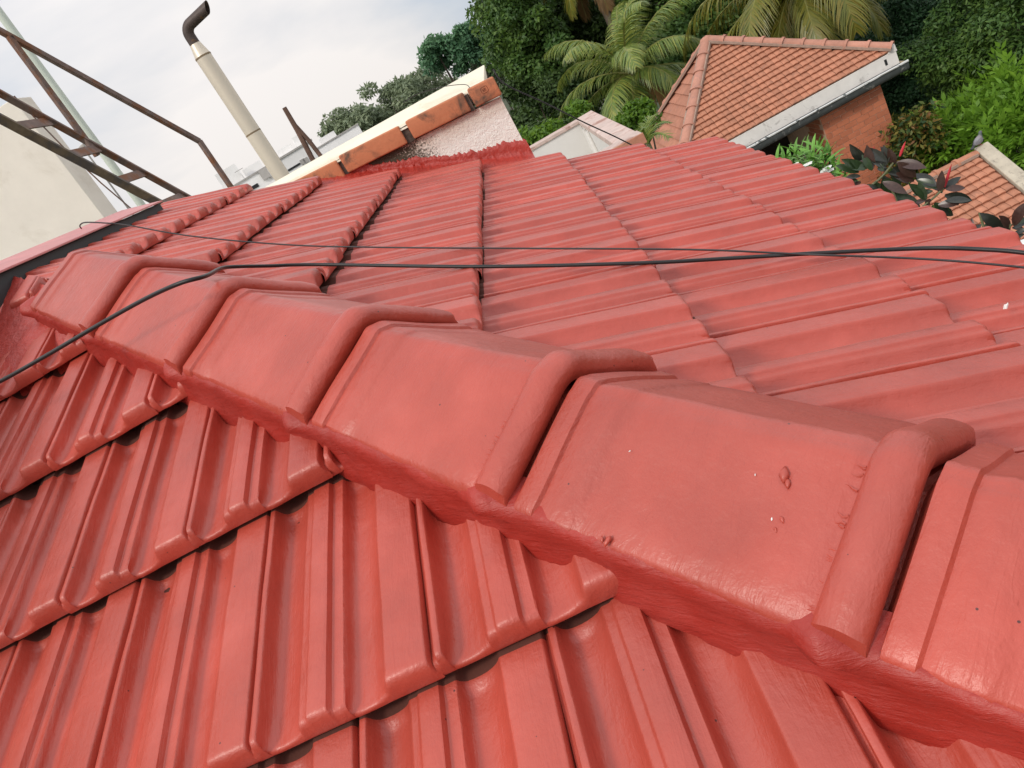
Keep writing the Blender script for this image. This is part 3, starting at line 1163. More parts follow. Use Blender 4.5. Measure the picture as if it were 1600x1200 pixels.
LB = EYE + np.array([-3.10, 6.20, .945])
LD = np.array([.10, .20, -.31]); LD /= np.linalg.norm(LD)
LW = np.array([0, .5, 0])
up_l = np.cross(LD, LW); up_l /= np.linalg.norm(up_l)
lbuild(MB().bar(LB - LD * 2.2, LB + LD * 1.6, .03, .070, up_l), 'stringer', M_olive, None, .004)
lbuild(MB().bar(LB + LW - LD * 2.2, LB + LW + LD * 1.6, .03, .055, up_l), 'stringer', M_rust, None, .004)
for k in range(-3, 5):
    c = LB + LD * (k * .382)
    lbuild(MB().bar(c + LW * .03, c + LW * .97, .075, .012, up_l), 'rung', M_rust)
LN = np.cross(LD, [0, 0, 1.]); LN /= np.linalg.norm(LN)
PS = LB + LW


def in_lad(x, y):
    return on_plane(x, y, LN, PS)


h0, h1 = in_lad(-40, 26), in_lad(312, 221)
lbuild(MB().bar(h0, h1, .042, .042, LN), 'handrail', M_rust, None, .004)
pb_ = in_lad(374, 306)
lbuild(MB().bar(h1 + (h1 - pb_) * .01, np.array([h1[0], h1[1], ZC - 1.2]), .042, .042, LN), 'post', M_rust, None, .004)
m0, m1 = in_lad(14, 57), in_lad(164, 234)
lbuild(MB().bar(m0, np.array([m0[0], m0[1], m1[2] - .02]), .042, .042, LN), 'post', M_rust, None, .004)
lbuild(MB().tube([at(22, 150, 7.2), at(60, 190, 7.2), at(107, 238, 7.2), at(158, 286, 7.2), at(212, 332, 7.2)], .006, 6), 'stay_rod', M_rust, 60)

pp = at(110, 170, 8.0)
tag(MB().tube([(pp[0], pp[1], ZC - 2), (pp[0], pp[1], ZC + 3.5)], .036, 14).build('pole', M_frp, None, 60), 'pale green round pole standing behind the steel ladder', 'pole')
pp = at(129, 230, 9.5)
mm = MB().tube([(pp[0], pp[1], ZC - 2), (pp[0], pp[1], pp[2])], .010, 6)
mm.tube([pp + np.array([-.03, 0, 0]), pp + np.array([.03, 0, .01])], .02, 6)
tag(mm.build('thin_mast', M_fargrey, None, 60), 'thin grey mast with a small dark knob seen between the rungs', 'mast')

# ------------------------------------------------------------------ exhaust pipe
ex = thing('exhaust_pipe', 'tall metal clad exhaust pipe with a bent sooty outlet behind the parapet', 'exhaust pipe', (-1.585, 5.5, ZC - 1))
XI = Matrix.Translation(-Vector(ex.location))


def xb(m, name, mat, lab=None):
    o = m.build(name, mat, ex, 50)
    o.data.transform(XI)
    if lab:
        o['label'] = lab
    return o


bx_, by_ = -1.586, 5.5
zt_ = on_plane(317, 89, (0, 1, 0), (0, by_, 0))[2]
zj = on_plane(397, 207, (0, 1, 0), (0, by_, 0))[2]
r0 = .0545
xb(MB().tube([(bx_, by_, ZC - 1.2), (bx_, by_, zj - .004)], r0 * 1.02, 28), 'pipe_section', M_steelpipe)
xb(MB().tube([(bx_, by_, zj + .004), (bx_, by_, zt_ - .004)], r0, 28), 'pipe_section', M_steelpipe)
M_band = plain_mat('brown_band', (.24, .17, .10), .5)
for z in (zj, zt_):
    xb(MB().tube([(bx_, by_, z - .005), (bx_, by_, z + .005)], r0 * 1.035, 28), 'band', M_band)
zc_ = zt_ + .085
xb(MB().tube([(bx_, by_, zt_ + .004), (bx_, by_, zc_)], [r0, .036], 28), 'cone', M_steelpipe)
el = [(bx_, by_, zc_ - .004), (bx_, by_, zc_ + .05)]
rad = .060
dirx = np.array([.995, -.10])          # the outlet bends to the right, slightly away
for i in range(1, 9):
    a = i / 8 * R(88)
    q = rad * (1 - math.cos(a))
    el.append((bx_ + dirx[0] * q, by_ + dirx[1] * q, zc_ + .05 + rad * math.sin(a)))
p, q = np.array(el[-2]), np.array(el[-1])
d = (q - p) / np.linalg.norm(q - p)
end = q + d * .150
e_ = MB()
n_s = 20
e_.tube(el + [tuple(end)], .035, n_s, caps=False)
# slanted mouth: pull the upper lip forward, thin wall inside
for i in range(n_s):
    k = len(e_.v) - n_s + i
    v = np.array(e_.v[k])
    e_.v[k] = tuple(v + d * (.022 * ((v - end)[2] / .035)))
mouth = [np.array(e_.v[len(e_.v) - n_s + i]) for i in range(n_s)]
cen = sum(mouth) / n_s
inn = [cen + (m_ - cen) * .93 for m_ in mouth]
inn2 = [p_ - d * .10 for p_ in inn]
e_.add(mouth + inn, [(i, (i + 1) % n_s, n_s + (i + 1) % n_s, n_s + i) for i in range(n_s)])
e_.add(inn + inn2, [(i, (i + 1) % n_s, n_s + (i + 1) % n_s, n_s + i) for i in range(n_s)])
xb(e_, 'elbow', M_soot)

# brown forked post
fpost = thing('forked_post', 'weathered brown forked wooden post sticking up behind the parapet', 'post', (-1.3, 6, ZC - .6))
FI = Matrix.Translation(-Vector(fpost.location))
a_, b_, c_, s_ = [on_plane(x, y, (0, 1, 0), (0, 6.0, 0)) for x, y in ((444, 168), (492, 256), (510, 255), (462, 196))]
for q0_, q1_, r_ in ((a_, b_, .020), (s_, c_, .017)):
    o = MB().tube([q0_, q0_ * .6 + q1_ * .4 + np.array([.006, 0, 0]), q1_, q1_ + (q1_ - q0_) * .5], [r_ * .85, r_, r_, r_], 7).build('stick', M_wood, fpost, 40)
    o.data.transform(FI)

# ------------------------------------------------------------------ cables


def smooth_path(pts, n=10):
    pts = [np.asarray(p, float) for p in pts]
    out = []
    for i in range(len(pts) - 1):
        p0, p1, p2, p3 = pts[max(i - 1, 0)], pts[i], pts[i + 1], pts[min(i + 2, len(pts) - 1)]
        for k in range(n):
            t = k / n
            out.append(.5 * ((2 * p1) + (p2 - p0) * t + (2 * p0 - 5 * p1 + 4 * p2 - p3) * t * t + (3 * p1 - p0 - 3 * p2 + p3) * t ** 3))
    out.append(pts[-1])
    return out


capc = hip_at(1.888) + HIP_N * .1535
rr_ = ray(322, 431)
capc = EYE + rr_ * ((capc - EYE) @ rr_ / (rr_ @ rr_))
thick = [on_left(-70, 630, .13), on_left(0, 596, .135), on_left(70, 557, .14), on_left(150, 510, .148), on_left(225, 468, .158), on_left(280, 443, .170), capc,
         on_right(346, 419, .10), on_right(372, 416.5, .085), on_right(420, 415.5, .065), on_right(500, 413.5, .05), on_right(750, 416.5, .042), on_right(1000, 411, .042), on_right(1150, 403, .042), on_right(1260, 396.5, .048),
         on_right(1440, 388, .055), on_right(1530, 389.5, .06), on_right(1600, 395, .06), on_right(1690, 410, .05)]
tag(MB().tube(smooth_path(thick), .0037, 10).build('cable', M_cable, None, 80), 'thick black cable lying over the hip and straight across the red roof', 'cable')
thin = [on_right(127, 357, .085), on_right(125, 352, .10), on_right(134, 347.5, .11), on_right(165, 348.5, .11), on_right(200, 352, .10), on_right(300, 369, .07), on_right(450, 382.5, .05), on_right(600, 386.5, .042),
        on_right(800, 388, .042), on_right(1000, 389, .042), on_right(1120, 391, .042), on_right(1260, 397.5, .052), on_right(1400, 402.5, .05), on_right(1500, 408.5, .05), on_right(1610, 419, .05), on_right(1680, 428, .05)]
tag(MB().tube(smooth_path(thin), .0019, 8).build('thin_cable', M_thincable, None, 80), 'thin black cable hooked over the flashing and crossing the red tiles above the thick one', 'cable')
zt0 = lambda x, dy: slabz(x) + .012 + dy
wire = [pxy(630, 161, PY + .10), pxy(650, 148, PY + .10), pxy(690, 136, PY + .09), pxy(725, 132, PY + .07), pxy(734, 137, PY - .02)]
tag(MB().tube(smooth_path(wire), .0016, 6).build('wire_loop', M_thincable, None, 80), 'thin wire curling over the cream coping and down between two bricks', 'wire')
wire = [at(770, 108, 4.2), at(790, 132, 4.2), at(850, 160, 4.3), at(910, 190, 4.4), at(960, 213, 4.5), at(1010, 238, 4.6), at(1060, 262, 4.7)]
tag(MB().tube(smooth_path(wire), .0038, 6).build('drop_wire', M_thincable, None, 80), 'black wire hanging from the end of the parapet past the white terrace wall', 'wire')

# ------------------------------------------------------------------ white terrace walls beyond the roof
tw = thing('terrace_wall', 'white L shaped terrace wall with pink stained top beyond the red roof', 'wall', (.3, 6, ZC - 2))
TI = Matrix.Translation(-Vector(tw.location))


def tb(m, name, mat, bevel=.004):
    o = m.build(name, mat, tw, None, bevel)
    o.data.transform(TI)
    return o


tz = ZC - .808
tb(MB().box((-1.6, 7.0, ZC - 3.2), (.474, 7.12, tz - .03)), 'wall', M_white)
tb(MB().box((-1.6, 6.985, tz - .03), (.47, 7.135, tz)), 'wall_top', M_pinkslab)
tb(MB().box((.476, 4.96, ZC - 3.2), (.61, 7.12, tz - .052)), 'wall', M_white)
tb(MB().box((.466, 5.0, tz - .05), (.622, 7.16, tz)), 'slab', M_pinkslab, .006)
tb(MB().hexa([(.345, 4.86, tz - .058), (.63, 4.838, tz - .058), (.63, 4.997, tz - .058), (.345, 5.0, tz - .058), (.345, 4.86, tz + .002), (.63, 4.838, tz + .002), (.63, 4.997, tz + .002), (.345, 5.0, tz + .002)]), 'slab', M_pinkslab, .006)
tb(MB().hexa([(.342, 4.842, tz - .064), (.634, 4.820, tz - .064), (.634, 4.836, tz - .064), (.342, 4.858, tz - .064), (.342, 4.842, tz + .000), (.634, 4.820, tz + .000), (.634, 4.836, tz + .000), (.342, 4.858, tz + .000)]), 'edge_strip', M_terra_edge, .003)
for xx, yy in ((.462, 6.75), (.462, 6.55)):
    tb(MB().tube([(xx, yy, ZC - 3), (xx, yy, tz - .06)], .016, 8), 'drain_pipe', M_white, 0)

# ------------------------------------------------------------------ clay tiled houses across the way


def ntile_mesh(w, e, ribs, nm, mat, h=.022, nose=.046):
    V, rows = [], [(.0, 0), (-e * .90, nose), (-e, nose * .8), (-e + .003, .0)]
    nc = max(ribs, 1) * 4 + 1
    for y, z in rows:
        for j in range(nc):
            t = j / (nc - 1)
            bumpz = h * abs(math.sin(math.pi * ribs * t)) if ribs else 0
            V.append((w * (.015 + .97 * t), y, z + (bumpz if z > .002 else bumpz * .6)))
    me = mesh_from(nm, V, [q[::-1] for q in grid_faces(len(rows), nc)], 50)
    me.materials.append(mat)
    return me


def lay_tiles(parent, inv, origin, right, up, w, e, inside, mesh, name='tile', limit=300, sag=.004, stag=0.):
    """lays tiles whose centre lies inside(); the largest in view stay single tiles, any beyond the limit are joined"""
    right, up = np.array(right, float), np.array(up, float)
    nrm = np.cross(right, up)
    spots = []
    for k in range(0, 80):
        for j in range(-80, 80):
            o = origin + right * ((j + stag * (k % 2)) * w) - up * (k * e)
            c = o + right * w / 2 - up * e / 2
            if inside(c, w, e):
                spots.append((np.linalg.norm(c - EYE), o))
    spots.sort(key=lambda s: s[0])
    n = 0
    for dist, o in spots[:limit]:
        j = rng.uniform(-1, 1, 4)
        a = R(.8) * j[0]
        r2 = right * math.cos(a) + up * math.sin(a)
        u2 = up * math.cos(a) - right * math.sin(a)
        ob = link_mesh(name, mesh, None, parent)
        ob.matrix_local = inv @ slope_matrix(o + nrm * sag * j[1], r2, u2, nrm)
        n += 1
    if len(spots) > limit:
        bm = bmesh.new()
        for dist, o in spots[limit:]:
            b2 = bm.verts
            k0 = len(b2)
            bm.from_mesh(mesh)
            bm.verts.ensure_lookup_table()
            mt = inv @ slope_matrix(o, right, up, nrm)
            for v in bm.verts[k0:]:
                v.co = mt @ v.co
        me = bpy.data.meshes.new('roof_tiles')
        bm.to_mesh(me)
        bm.free()
        ob = link_mesh('roof_tiles', me, mesh.materials[0], parent)
        ob['kind'] = 'stuff'
    print('tiles', len(spots))


def ncap_mesh(ln, w, h, mat):
    V = []
    rows = [(0, 1.22), (.055, 1.22), (.065, 1.0), (ln, .93)]
    for y, s in rows:
        for i in range(9):
            a = math.pi * i / 8
            V.append((-math.cos(a) * w / 2 * s, y, math.sin(a) ** .7 * h * s))
    V2 = [(x, 0.0, z - .03) for x, y, z in V[:9]]
    f = grid_faces(4, 9)
    n = len(V)
    f += [(i, n + i, n + i + 1, i + 1) for i in range(8)]
    me = mesh_from('ridge_tile', V + V2, f, 50)
    bm = bmesh.new(); bm.from_mesh(me); bmesh.ops.recalc_face_normals(bm, faces=bm.faces); bm.to_mesh(me); bm.free()
    me.materials.append(mat)
    return me


def lay_caps(parent, inv, p, q, n, w, h, mat=None, name='ridge_tile', mortar=True):
    """ridge tiles from the lower point p to the upper point q"""
    p, q = np.asarray(p, float), np.asarray(q, float)
    d = q - p
    ln = np.linalg.norm(d)
    d /= ln
    s = np.cross(d, [0, 0, 1.]); s /= np.linalg.norm(s)
    u = np.cross(s, d)
    me = ncap_mesh(ln / n + .03, w, h, mat or M_ncap)
    for i in range(n):
        o = p + d * (ln * i / n)
        jt = rng.uniform(-1, 1, 2)
        ob = link_mesh(name, me, None, parent)
        ob.matrix_local = inv @ slope_matrix(o + u * .004 * jt[0] + s * .006 * jt[1], s, d, u)
    if mortar:
        o = MB().bar(p + u * .005, q + u * .005, w * 1.22, .05, u).build('mortar', M_nmortar, parent)
        o.data.transform(inv)


DH = 20.0
NB = R(38)
apex = at(1105, 66, DH)
nf = np.array([0, -math.sin(NB), math.cos(NB)])
hC = on_plane(1070, 235, nf, apex)
hE1, hE2 = on_plane(1130, 225, nf, apex), on_plane(1386, 82, nf, apex)
EYEAVE, EZ = (hE1[1] + hE2[1]) / 2, (hE1[2] + hE2[2]) / 2
hdir = (hC - apex) / (apex[2] - hC[2])
C0 = apex + hdir * (apex[2] - EZ)              # near left corner of the eaves
C0[1] = EYEAVE
B0 = on_plane(1392, 77, nf, apex)
B0 = np.array([B0[0] + .02, EYEAVE, EZ])
half = apex[1] - EYEAVE
D0 = np.array([C0[0], apex[1] + half, EZ])
F0 = np.array([B0[0], apex[1] + half, EZ])
house = thing('brick_house', 'neighbouring brick house with a hipped orange clay tile roof and white fascia', 'house', (apex[0], apex[1], 0))
HI = Matrix.Translation(-Vector(house.location))


def hbd(m, name, mat, bevel=0, smooth=None, parent=None, lab=None):
    o = m.build(name, mat, parent or house, smooth, bevel)
    o.data.transform(HI)
    if lab:
        o['label'] = lab
    return o


def poly(name, pts, mat, parent, inv, th=.03):
    bm = bmesh.new()
    bm.faces.new([bm.verts.new(Vector(p)) for p in pts])
    bmesh.ops.recalc_face_normals(bm, faces=bm.faces)
    if bm.faces[:][0].normal.z < 0:
        bmesh.ops.reverse_faces(bm, faces=bm.faces)
    bmesh.ops.solidify(bm, geom=bm.faces[:], thickness=th)
    me = bpy.data.meshes.new(name)
    bm.to_mesh(me)
    bm.free()
    me.transform(inv)
    return link_mesh(name, me, mat, parent)


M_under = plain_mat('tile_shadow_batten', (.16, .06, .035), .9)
sl_f = poly('roof_slope', [C0, B0, apex], M_under, house, HI)
sl_f['label'] = 'slope of small ribbed tiles above the gutter'
sl_l = poly('roof_slope', [D0, C0, apex], M_under, house, HI)
sl_l['label'] = 'slope of wide flat tiles beside it'
poly('roof_slope', [F0, D0, apex], M_under, house, HI)['label'] = 'hidden back slope'
poly('roof_slope', [B0, F0, apex], M_under, house, HI)['label'] = 'hidden far side slope'


def inside_tri(a, b, c, marg):
    n = np.cross(b - a, c - a)

    def f(p, w, e):
        for u, v in ((a, b), (b, c), (c, a)):
            k = np.cross(n, v - u)
            k /= np.linalg.norm(k)
            if (p - u) @ k < marg:
                return False
        return True
    return f


NW, NE = .135, .158
upf = (apex - np.array([apex[0], EYEAVE, EZ])); upf /= np.linalg.norm(upf)
nrf = np.cross([1, 0, 0], upf)
lay_tiles(sl_f, HI, apex + nrf * .012 - upf * .04, (1, 0, 0), upf, NW, NE, inside_tri(C0, B0, apex, .015), ntile_mesh(NW, NE, 1, 'tile', M_ntile, .016))
upl = apex - np.array([C0[0], apex[1], EZ]); upl /= np.linalg.norm(upl)
nl_ = np.cross([0, -1, 0], upl)
slen = np.linalg.norm(apex - np.array([C0[0], apex[1], EZ]))
ce = .245
for k in range(int(slen / ce) + 1):
    s0_, s1_ = max(.02, k * ce - .03), min(slen, (k + 1) * ce)
    if s1_ - s0_ < .05:
        continue
    w0_, w1_ = s0_ / slen * half, s1_ / slen * half
    nt = max(1, int(round(2 * w1_ / .9)))
    for q in range(nt):
        a0, a1 = -1 + 2 * q / nt, -1 + 2 * (q + 1) / nt
        jz = .004 * rng.uniform(-1, 1)
        c0_ = [apex - upl * s0_ + np.array([0, a * w0_, 0]) + nl_ * .008 for a in (a0, a1)]
        c1_ = [apex - upl * s1_ + np.array([0, a * w1_, 0]) + nl_ * (.045 + jz) for a in (a0, a1)]
        dn = nl_ * .03
        o = MB().hexa([c1_[0] - dn, c1_[1] - dn, c0_[1] - dn, c0_[0] - dn, c1_[0], c1_[1], c0_[1], c0_[0]]).build('tile', M_nplank, sl_l)
        o.data.transform(HI)
apx = apex + np.array([0, 0, .05])
lay_caps(house, HI, C0 + np.array([0, 0, .04]), apx, 7, .25, .095)
lay_caps(house, HI, B0 + np.array([0, 0, .04]), apx, 9, .25, .110)
lay_caps(house, HI, D0 + np.array([0, 0, .04]), apx, 7, .25, .095)
hbd(MB().tube([apx + np.array([0, 0, -.02]), apx + np.array([0, 0, .06]), apx + np.array([0, 0, .09])], [.16, .13, .05], 10), 'apex_cap', M_ncap, 0, 60)
# fascia and gutter
fz0, fz1 = EZ - .33, EZ - .015
hbd(MB().box((C0[0] + .02, EYEAVE - .045, fz0), (B0[0] + .03, EYEAVE - .005, fz1)), 'fascia', M_fascia, .006)
hbd(MB().box((B0[0] - .02, EYEAVE - .002, fz0), (B0[0] + .03, F0[1], fz1)), 'fascia', M_fascia, .006)
hbd(MB().hexa([(B0[0] - .16, EYEAVE - .05, fz1 - .03), (B0[0] + .06, EYEAVE - .05, fz1 - .03), (B0[0] + .06, EYEAVE + .06, fz1 - .03), (B0[0] - .16, EYEAVE + .06, fz1 - .03),
               (B0[0] - .05, EYEAVE - .05, fz1 + .13), (B0[0] + .045, EYEAVE - .05, fz1 + .13), (B0[0] + .045, EYEAVE + .06, fz1 + .13), (B0[0] - .05, EYEAVE + .06, fz1 + .13)]), 'fascia_end', M_fascia, .01)
hbd(MB().box((B0[0] - .25, EYEAVE - .052, fz0 + .12), (B0[0] - .20, EYEAVE - .046, fz0 + .24)), 'vent_slot', M_dark)


def gutter(x0, x1, y, z, name, mat):
    V = []
    n = 9
    xs = np.linspace(x0, x1, 40)
    for x in xs:
        wv = .006 * fbm((x, 0, 0), 2.5, 3)
        for i in range(n):
            a = math.pi * i / (n - 1)
            V.append((x, y - .085 * math.cos(a) - .0, z - .19 * math.sin(a) ** .8 + wv))
    f = grid_faces(len(xs), n)
    m = MB().add(V, f)
    return m


GX1 = on_plane(1416, 96, (0, 1, 0), (0, EYEAVE - .13, 0))[0]
hbd(gutter(C0[0] - .1, GX1, EYEAVE - .135, fz0 + .03, 'gutter', M_gutter), 'gutter', M_gutter, 0, 60)
rm = MB()
xs = np.linspace(C0[0] - .1, GX1, 60)
rm.tube([(x, EYEAVE - .222, fz0 + .034 + .006 * fbm((x, 0, 0), 2.5, 3)) for x in xs], .026, 6)
hbd(rm, 'gutter_rim', M_gutrim, 0, 60)
hbd(MB().box((B0[0] + .03, EYEAVE - .20, fz0 + .0), (GX1 - .02, F0[1], fz0 + .035)), 'gutter_bed', M_guttan)
hbd(MB().box((GX1 - .03, EYEAVE - .20, fz0 - .06), (GX1, F0[1], fz0 + .03)), 'gutter', M_gutter)
# brick pier, and porch whose shade is painted onto its walls
WY = EYEAVE + .16
wl_, wr_ = on_plane(1278, 178, (0, 1, 0), (0, WY, 0))[0], on_plane(1375, 130, (0, 1, 0), (0, WY, 0))[0]
wall_h = hbd(MB().box((wl_, WY + .012, 0), (wr_ - .003, WY + 2.6, fz0 + .02)), 'wall', M_joint, 0, None, None, 'brick pier of orange bricks')
BL, BH = (wr_ - wl_) / 5, .118
bm_ = MB().box((0, 0, 0), (BL - .012, .05, BH - .011))
bme = bm_.build('brick', M_brick, None, None, .004, 1)
proto = bme.data
bpy.data.objects.remove(bme)
hbm = MB().box((0, 0, 0), (BL / 2 - .012, .05, BH - .011)).build('brick', M_brick, None, None, .004, 1)
hproto = hbm.data
bpy.data.objects.remove(hbm)
nrow = 22
ncol = int((wr_ - wl_) / BL)
x_fix = (wr_ - wl_) - ncol * BL
for r in range(nrow):
    z = fz0 - .05 - (r + 1) * BH
    x = wl_
    widths = [1] * 20 if r % 2 == 0 else [.5] + [1] * 20
    for wd in widths:
        if x + BL * wd > wr_ + .005:
            if x + BL * .5 <= wr_ + .005 and wd == 1:
                wd = .5
            else:
                break
        ob = link_mesh('brick', proto if wd == 1 else hproto, None, wall_h)
        jt = rng.uniform(-1, 1, 2)
        ob.matrix_local = HI @ Matrix.Translation((x + .006 + .002 * jt[0], WY - .004 + .003 * jt[1], z))
        x += BL * wd
for r in range(nrow):
    z = fz0 - .05 - (r + 1) * BH
    for q in range(3):
        ob = link_mesh('brick', proto, None, wall_h)
        ob.matrix_local = HI @ Matrix.Translation((wl_ + .045 - .05, WY + .055 + (q + .5 * (r % 2)) * BL, z)) @ Matrix.Rotation(R(90), 4, 'Z') @ Matrix.Translation((0, -.05, 0))
hbd(MB().box((C0[0] + .3, WY + 3.6, 0), (B0[0] - .3, WY + 3.8, fz0 + .1)), 'wall', M_porch_shade, 0, None, None, 'rear wall of the porch with its shade painted on')
hbd(MB().box((C0[0] + .1, EYEAVE + .02, fz0 + .02), (B0[0] - .05, F0[1] - .1, fz0 + .06)), 'soffit', M_fargrey)
hbd(MB().box((C0[0] + .3, WY + 1.2, 0), (C0[0] + .5, WY + 3.6, fz0 + .02)), 'wall', M_porch_shade, 0, None, None, 'side wall of the porch with its shade painted on')

# the lower tiled roof at the right edge
DL = 16.0
LBt = R(30)
V0 = at(1524, 243, DL)
nlow = np.array([0, -math.sin(LBt), math.cos(LBt)])
low = thing('low_tiled_house', 'low house with orange clay tiles and a pale concrete verge at the right edge', 'house', (V0[0] - .6, V0[1] - .8, 0))
LI = Matrix.Translation(-Vector(low.location))
upw = np.array([0, math.cos(LBt), math.sin(LBt)])
LEN = 2.9
x_l = V0[0] - 2.3
c4 = [np.array([x_l, V0[1], V0[2]]) - upw * LEN, V0 - upw * LEN + np.array([.1, 0, 0]), V0 + np.array([.1, 0, 0]), np.array([x_l, V0[1], V0[2]])]
ls = poly('roof_slope', c4, M_under, low, LI)
ls['label'] = 'slope of orange tiles facing the viewer'
bk = poly('roof_slope', [c4[3], c4[2], c4[2] + np.array([0, LEN * math.cos(LBt), -LEN * math.sin(LBt)]), c4[3] + np.array([0, LEN * math.cos(LBt), -LEN * math.sin(LBt)])], M_under, low, LI)
bk['label'] = 'hidden rear slope'
QW, QE = .146, .168
lay_tiles(ls, LI, V0 + nlow * .012 - upw * .05, (1, 0, 0), upw, QW, QE, lambda p, w, e: x_l + .02 < p[0] < V0[0] + .02 and V0[2] - LEN * .5 + .08 < p[2], ntile_mesh(QW, QE, 1, 'tile', M_ntile, .020))
lay_caps(low, LI, np.array([x_l, V0[1], V0[2] + .02]), V0 + np.array([0, 0, .02]), 6, .2, .075, M_ntile)
# concrete verge
vg = MB()
va, vb = V0 + np.array([.11, .06, .07]), V0 - upw * LEN + np.array([.11, 0, .07])
for yy in (0,):
    w2 = .19
    vg.hexa([vb + [-.07, 0, -.30], vb + [w2, 0, -.30], va + [w2, 0, -.30], va + [-.07, 0, -.30], vb + [-.07, 0, .05], vb + [w2, 0, .05], va + [w2, 0, .05], va + [-.07, 0, .05]])
o = vg.build('verge', M_conc, low, None, .015)
o.data.transform(LI)
o = MB().box((x_l + .1, V0[1] - LEN * math.cos(LBt) + .25, 0), (V0[0] + .1, V0[1] + LEN * math.cos(LBt) - .25, V0[2] - LEN * .5 + .1)).build('wall', M_white, low)
o.data.transform(LI)

# white tank showing under the eaves at the right edge
tkp = at(1603, 392, 9.5)
tk = MB()
prof = [(.0, .13), (.10, .12), (.17, .09), (.21, .03), (.22, -.05), (.22, -.7)]
V = []
for r_, z_ in prof:
    for i in range(20):
        a = 2 * math.pi * i / 20
        V.append((tkp[0] + max(r_, .002) * math.cos(a), tkp[1] + max(r_, .002) * math.sin(a), tkp[2] - .02 + z_))
tk.add(V, grid_faces(len(prof), 20, True))
tk.box((tkp[0] - .25, tkp[1] - .25, 0), (tkp[0] + .25, tkp[1] + .25, tkp[2] - .70))
tag(tk.build('water_tank', M_tank, None, 45), 'white domed water tank just below the right end of the eaves', 'tank')

# ------------------------------------------------------------------ far white buildings


def far_building(label, x0, y0, x1, y1, D, depth, openings, upper=(), bal=()):
    a, b = at(x0, y0, D), at(x1, y1, D * 1.0)
    zt = (a[2] + b[2]) / 2
    t = thing('apartment_building', label, 'building', (a[0], a[1], 0), 'far white buildings')
    inv = Matrix.Translation(-Vector(t.location))
    dx = b - a; dx[2] = 0
    L_ = np.linalg.norm(dx); dx /= L_
    dy = np.array([-dx[1], dx[0], 0])
    z3 = np.array([0, 0, 1.])

    def blk(u0, u1, v0, v1, z0, z1, name, mat):
        p = [a * [1, 1, 0] + dx * u + dy * v + z3 * z for z in (z0, z1) for u, v in ((u0, v0), (u1, v0), (u1, v1), (u0, v1))]
        o = MB().hexa(p).build(name, mat, t)
        o.data.transform(inv)
        return o
    blk(0, L_, 0, depth, 0, zt, 'wall', M_farwhite)
    blk(-.05, L_ + .05, -.06, depth, zt - .03, zt + .05, 'parapet', M_fargrey)
    for (p0, p1, mat, nm, out) in openings:
        q0, q1 = at(*p0, D), at(*p1, D)
        u0, u1 = (q0 - a) @ dx, (q1 - a) @ dx
        blk(min(u0, u1), max(u0, u1), -.03 - out, .2, min(q0[2], q1[2]), max(q0[2], q1[2]), nm, mat)
    for (u0, u1, h, mat) in upper:
        blk(u0 * L_, u1 * L_, .4, depth * .8, zt, zt + h, 'upper_storey', mat)
    return t


far_building('far white building with a dark carport seen behind the handrail post', 352, 299, 420, 258, 42, 9,
             [((380, 306), (402, 286), M_dark, 'opening', 0), ((412, 282), (415, 262), M_fargrey, 'pipe', .1), ((424, 279), (430, 271), M_leaf_far if 'M_leaf_far' in globals() else M_fargrey, 'awning', .1), ((367, 270), (379, 262), M_fargrey, 'window', 0)],
             [(.0, .45, .9, M_farwhite), (.5, .9, .45, M_farwhite)])
far_building('far white building with a square dark window right of the exhaust pipe', 434, 250, 486, 219, 38, 8,
             [((451, 268), (468, 254), M_dark, 'window', 0), ((472, 258), (474, 247), M_fargrey, 'window', 0), ((477, 256), (479, 245), M_fargrey, 'window', 0)],
             [(.1, .5, .35, M_farwhite), (.6, .95, .5, M_farwhite)])
far_building('far pale building mostly hidden behind the forked post', 478, 240, 560, 196, 50, 8, [((505, 246), (512, 238), M_fargrey, 'window', 0)], [(.3, .6, .4, M_farwhite)])
far_building('low far white block at the foot of the handrail post', 290, 332, 352, 300, 48, 8, [((320, 310), (330, 304), M_fargrey, 'window', 0)], [(.5, .8, .3, M_farwhite)])
# ------------------------------------------------------------------ vegetation


def unit(a):
    return a / (np.linalg.norm(a, axis=-1, keepdims=True) + 1e-9)


def leaf_quads(P, Nrm, Dr, ln, wd):
    """diamond leaves at P, lying across Nrm, pointing along Dr"""
    Dr = unit(Dr - Nrm * np.sum(Dr * Nrm, -1, keepdims=True))
    S = np.cross(Nrm, Dr)
    ln, wd = ln[:, None], wd[:, None]
    a = P
    b = P + Dr * ln * .45 + S * wd * .5 - Nrm * ln * .04
    c = P + Dr * ln - Nrm * ln * .18
    d = P + Dr * ln * .45 - S * wd * .5 - Nrm * ln * .04
    V = np.stack([a, b, c, d], 1).reshape(-1, 3)
    Q = np.arange(len(V)).reshape(-1, 4)
    return V, Q


def crown_points(center, radii, n_clump, clump_r, n_leaf, r, shape=.55):
    """leaf positions gathered in clumps that fill an uneven crown"""
    d = unit(r.normal(size=(n_clump, 3)))
    d[:, 2] = d[:, 2] * .9 + .12
    d = unit(d)
    rad = r.uniform(shape, 1.0, (n_clump, 1)) ** .8
    lob = 1 + .22 * np.sin(3 * np.arctan2(d[:, 1], d[:, 0]) + r.uniform(0, 6))[:, None]
    cc = np.asarray(center) + d * rad * lob * np.asarray(radii)
    k = r.integers(0, n_clump, n_leaf)
    cr = clump_r * r.uniform(.55, 1.25, n_clump)
    dd = unit(r.normal(size=(n_leaf, 3)) + np.array([0, 0, .35]))
    rr = r.uniform(.25, 1.0, (n_leaf, 1)) ** .5
    P = cc[k] + dd * rr * cr[k][:, None] * np.array([1.15, 1.15, .75])
    return P, dd, cc, cr


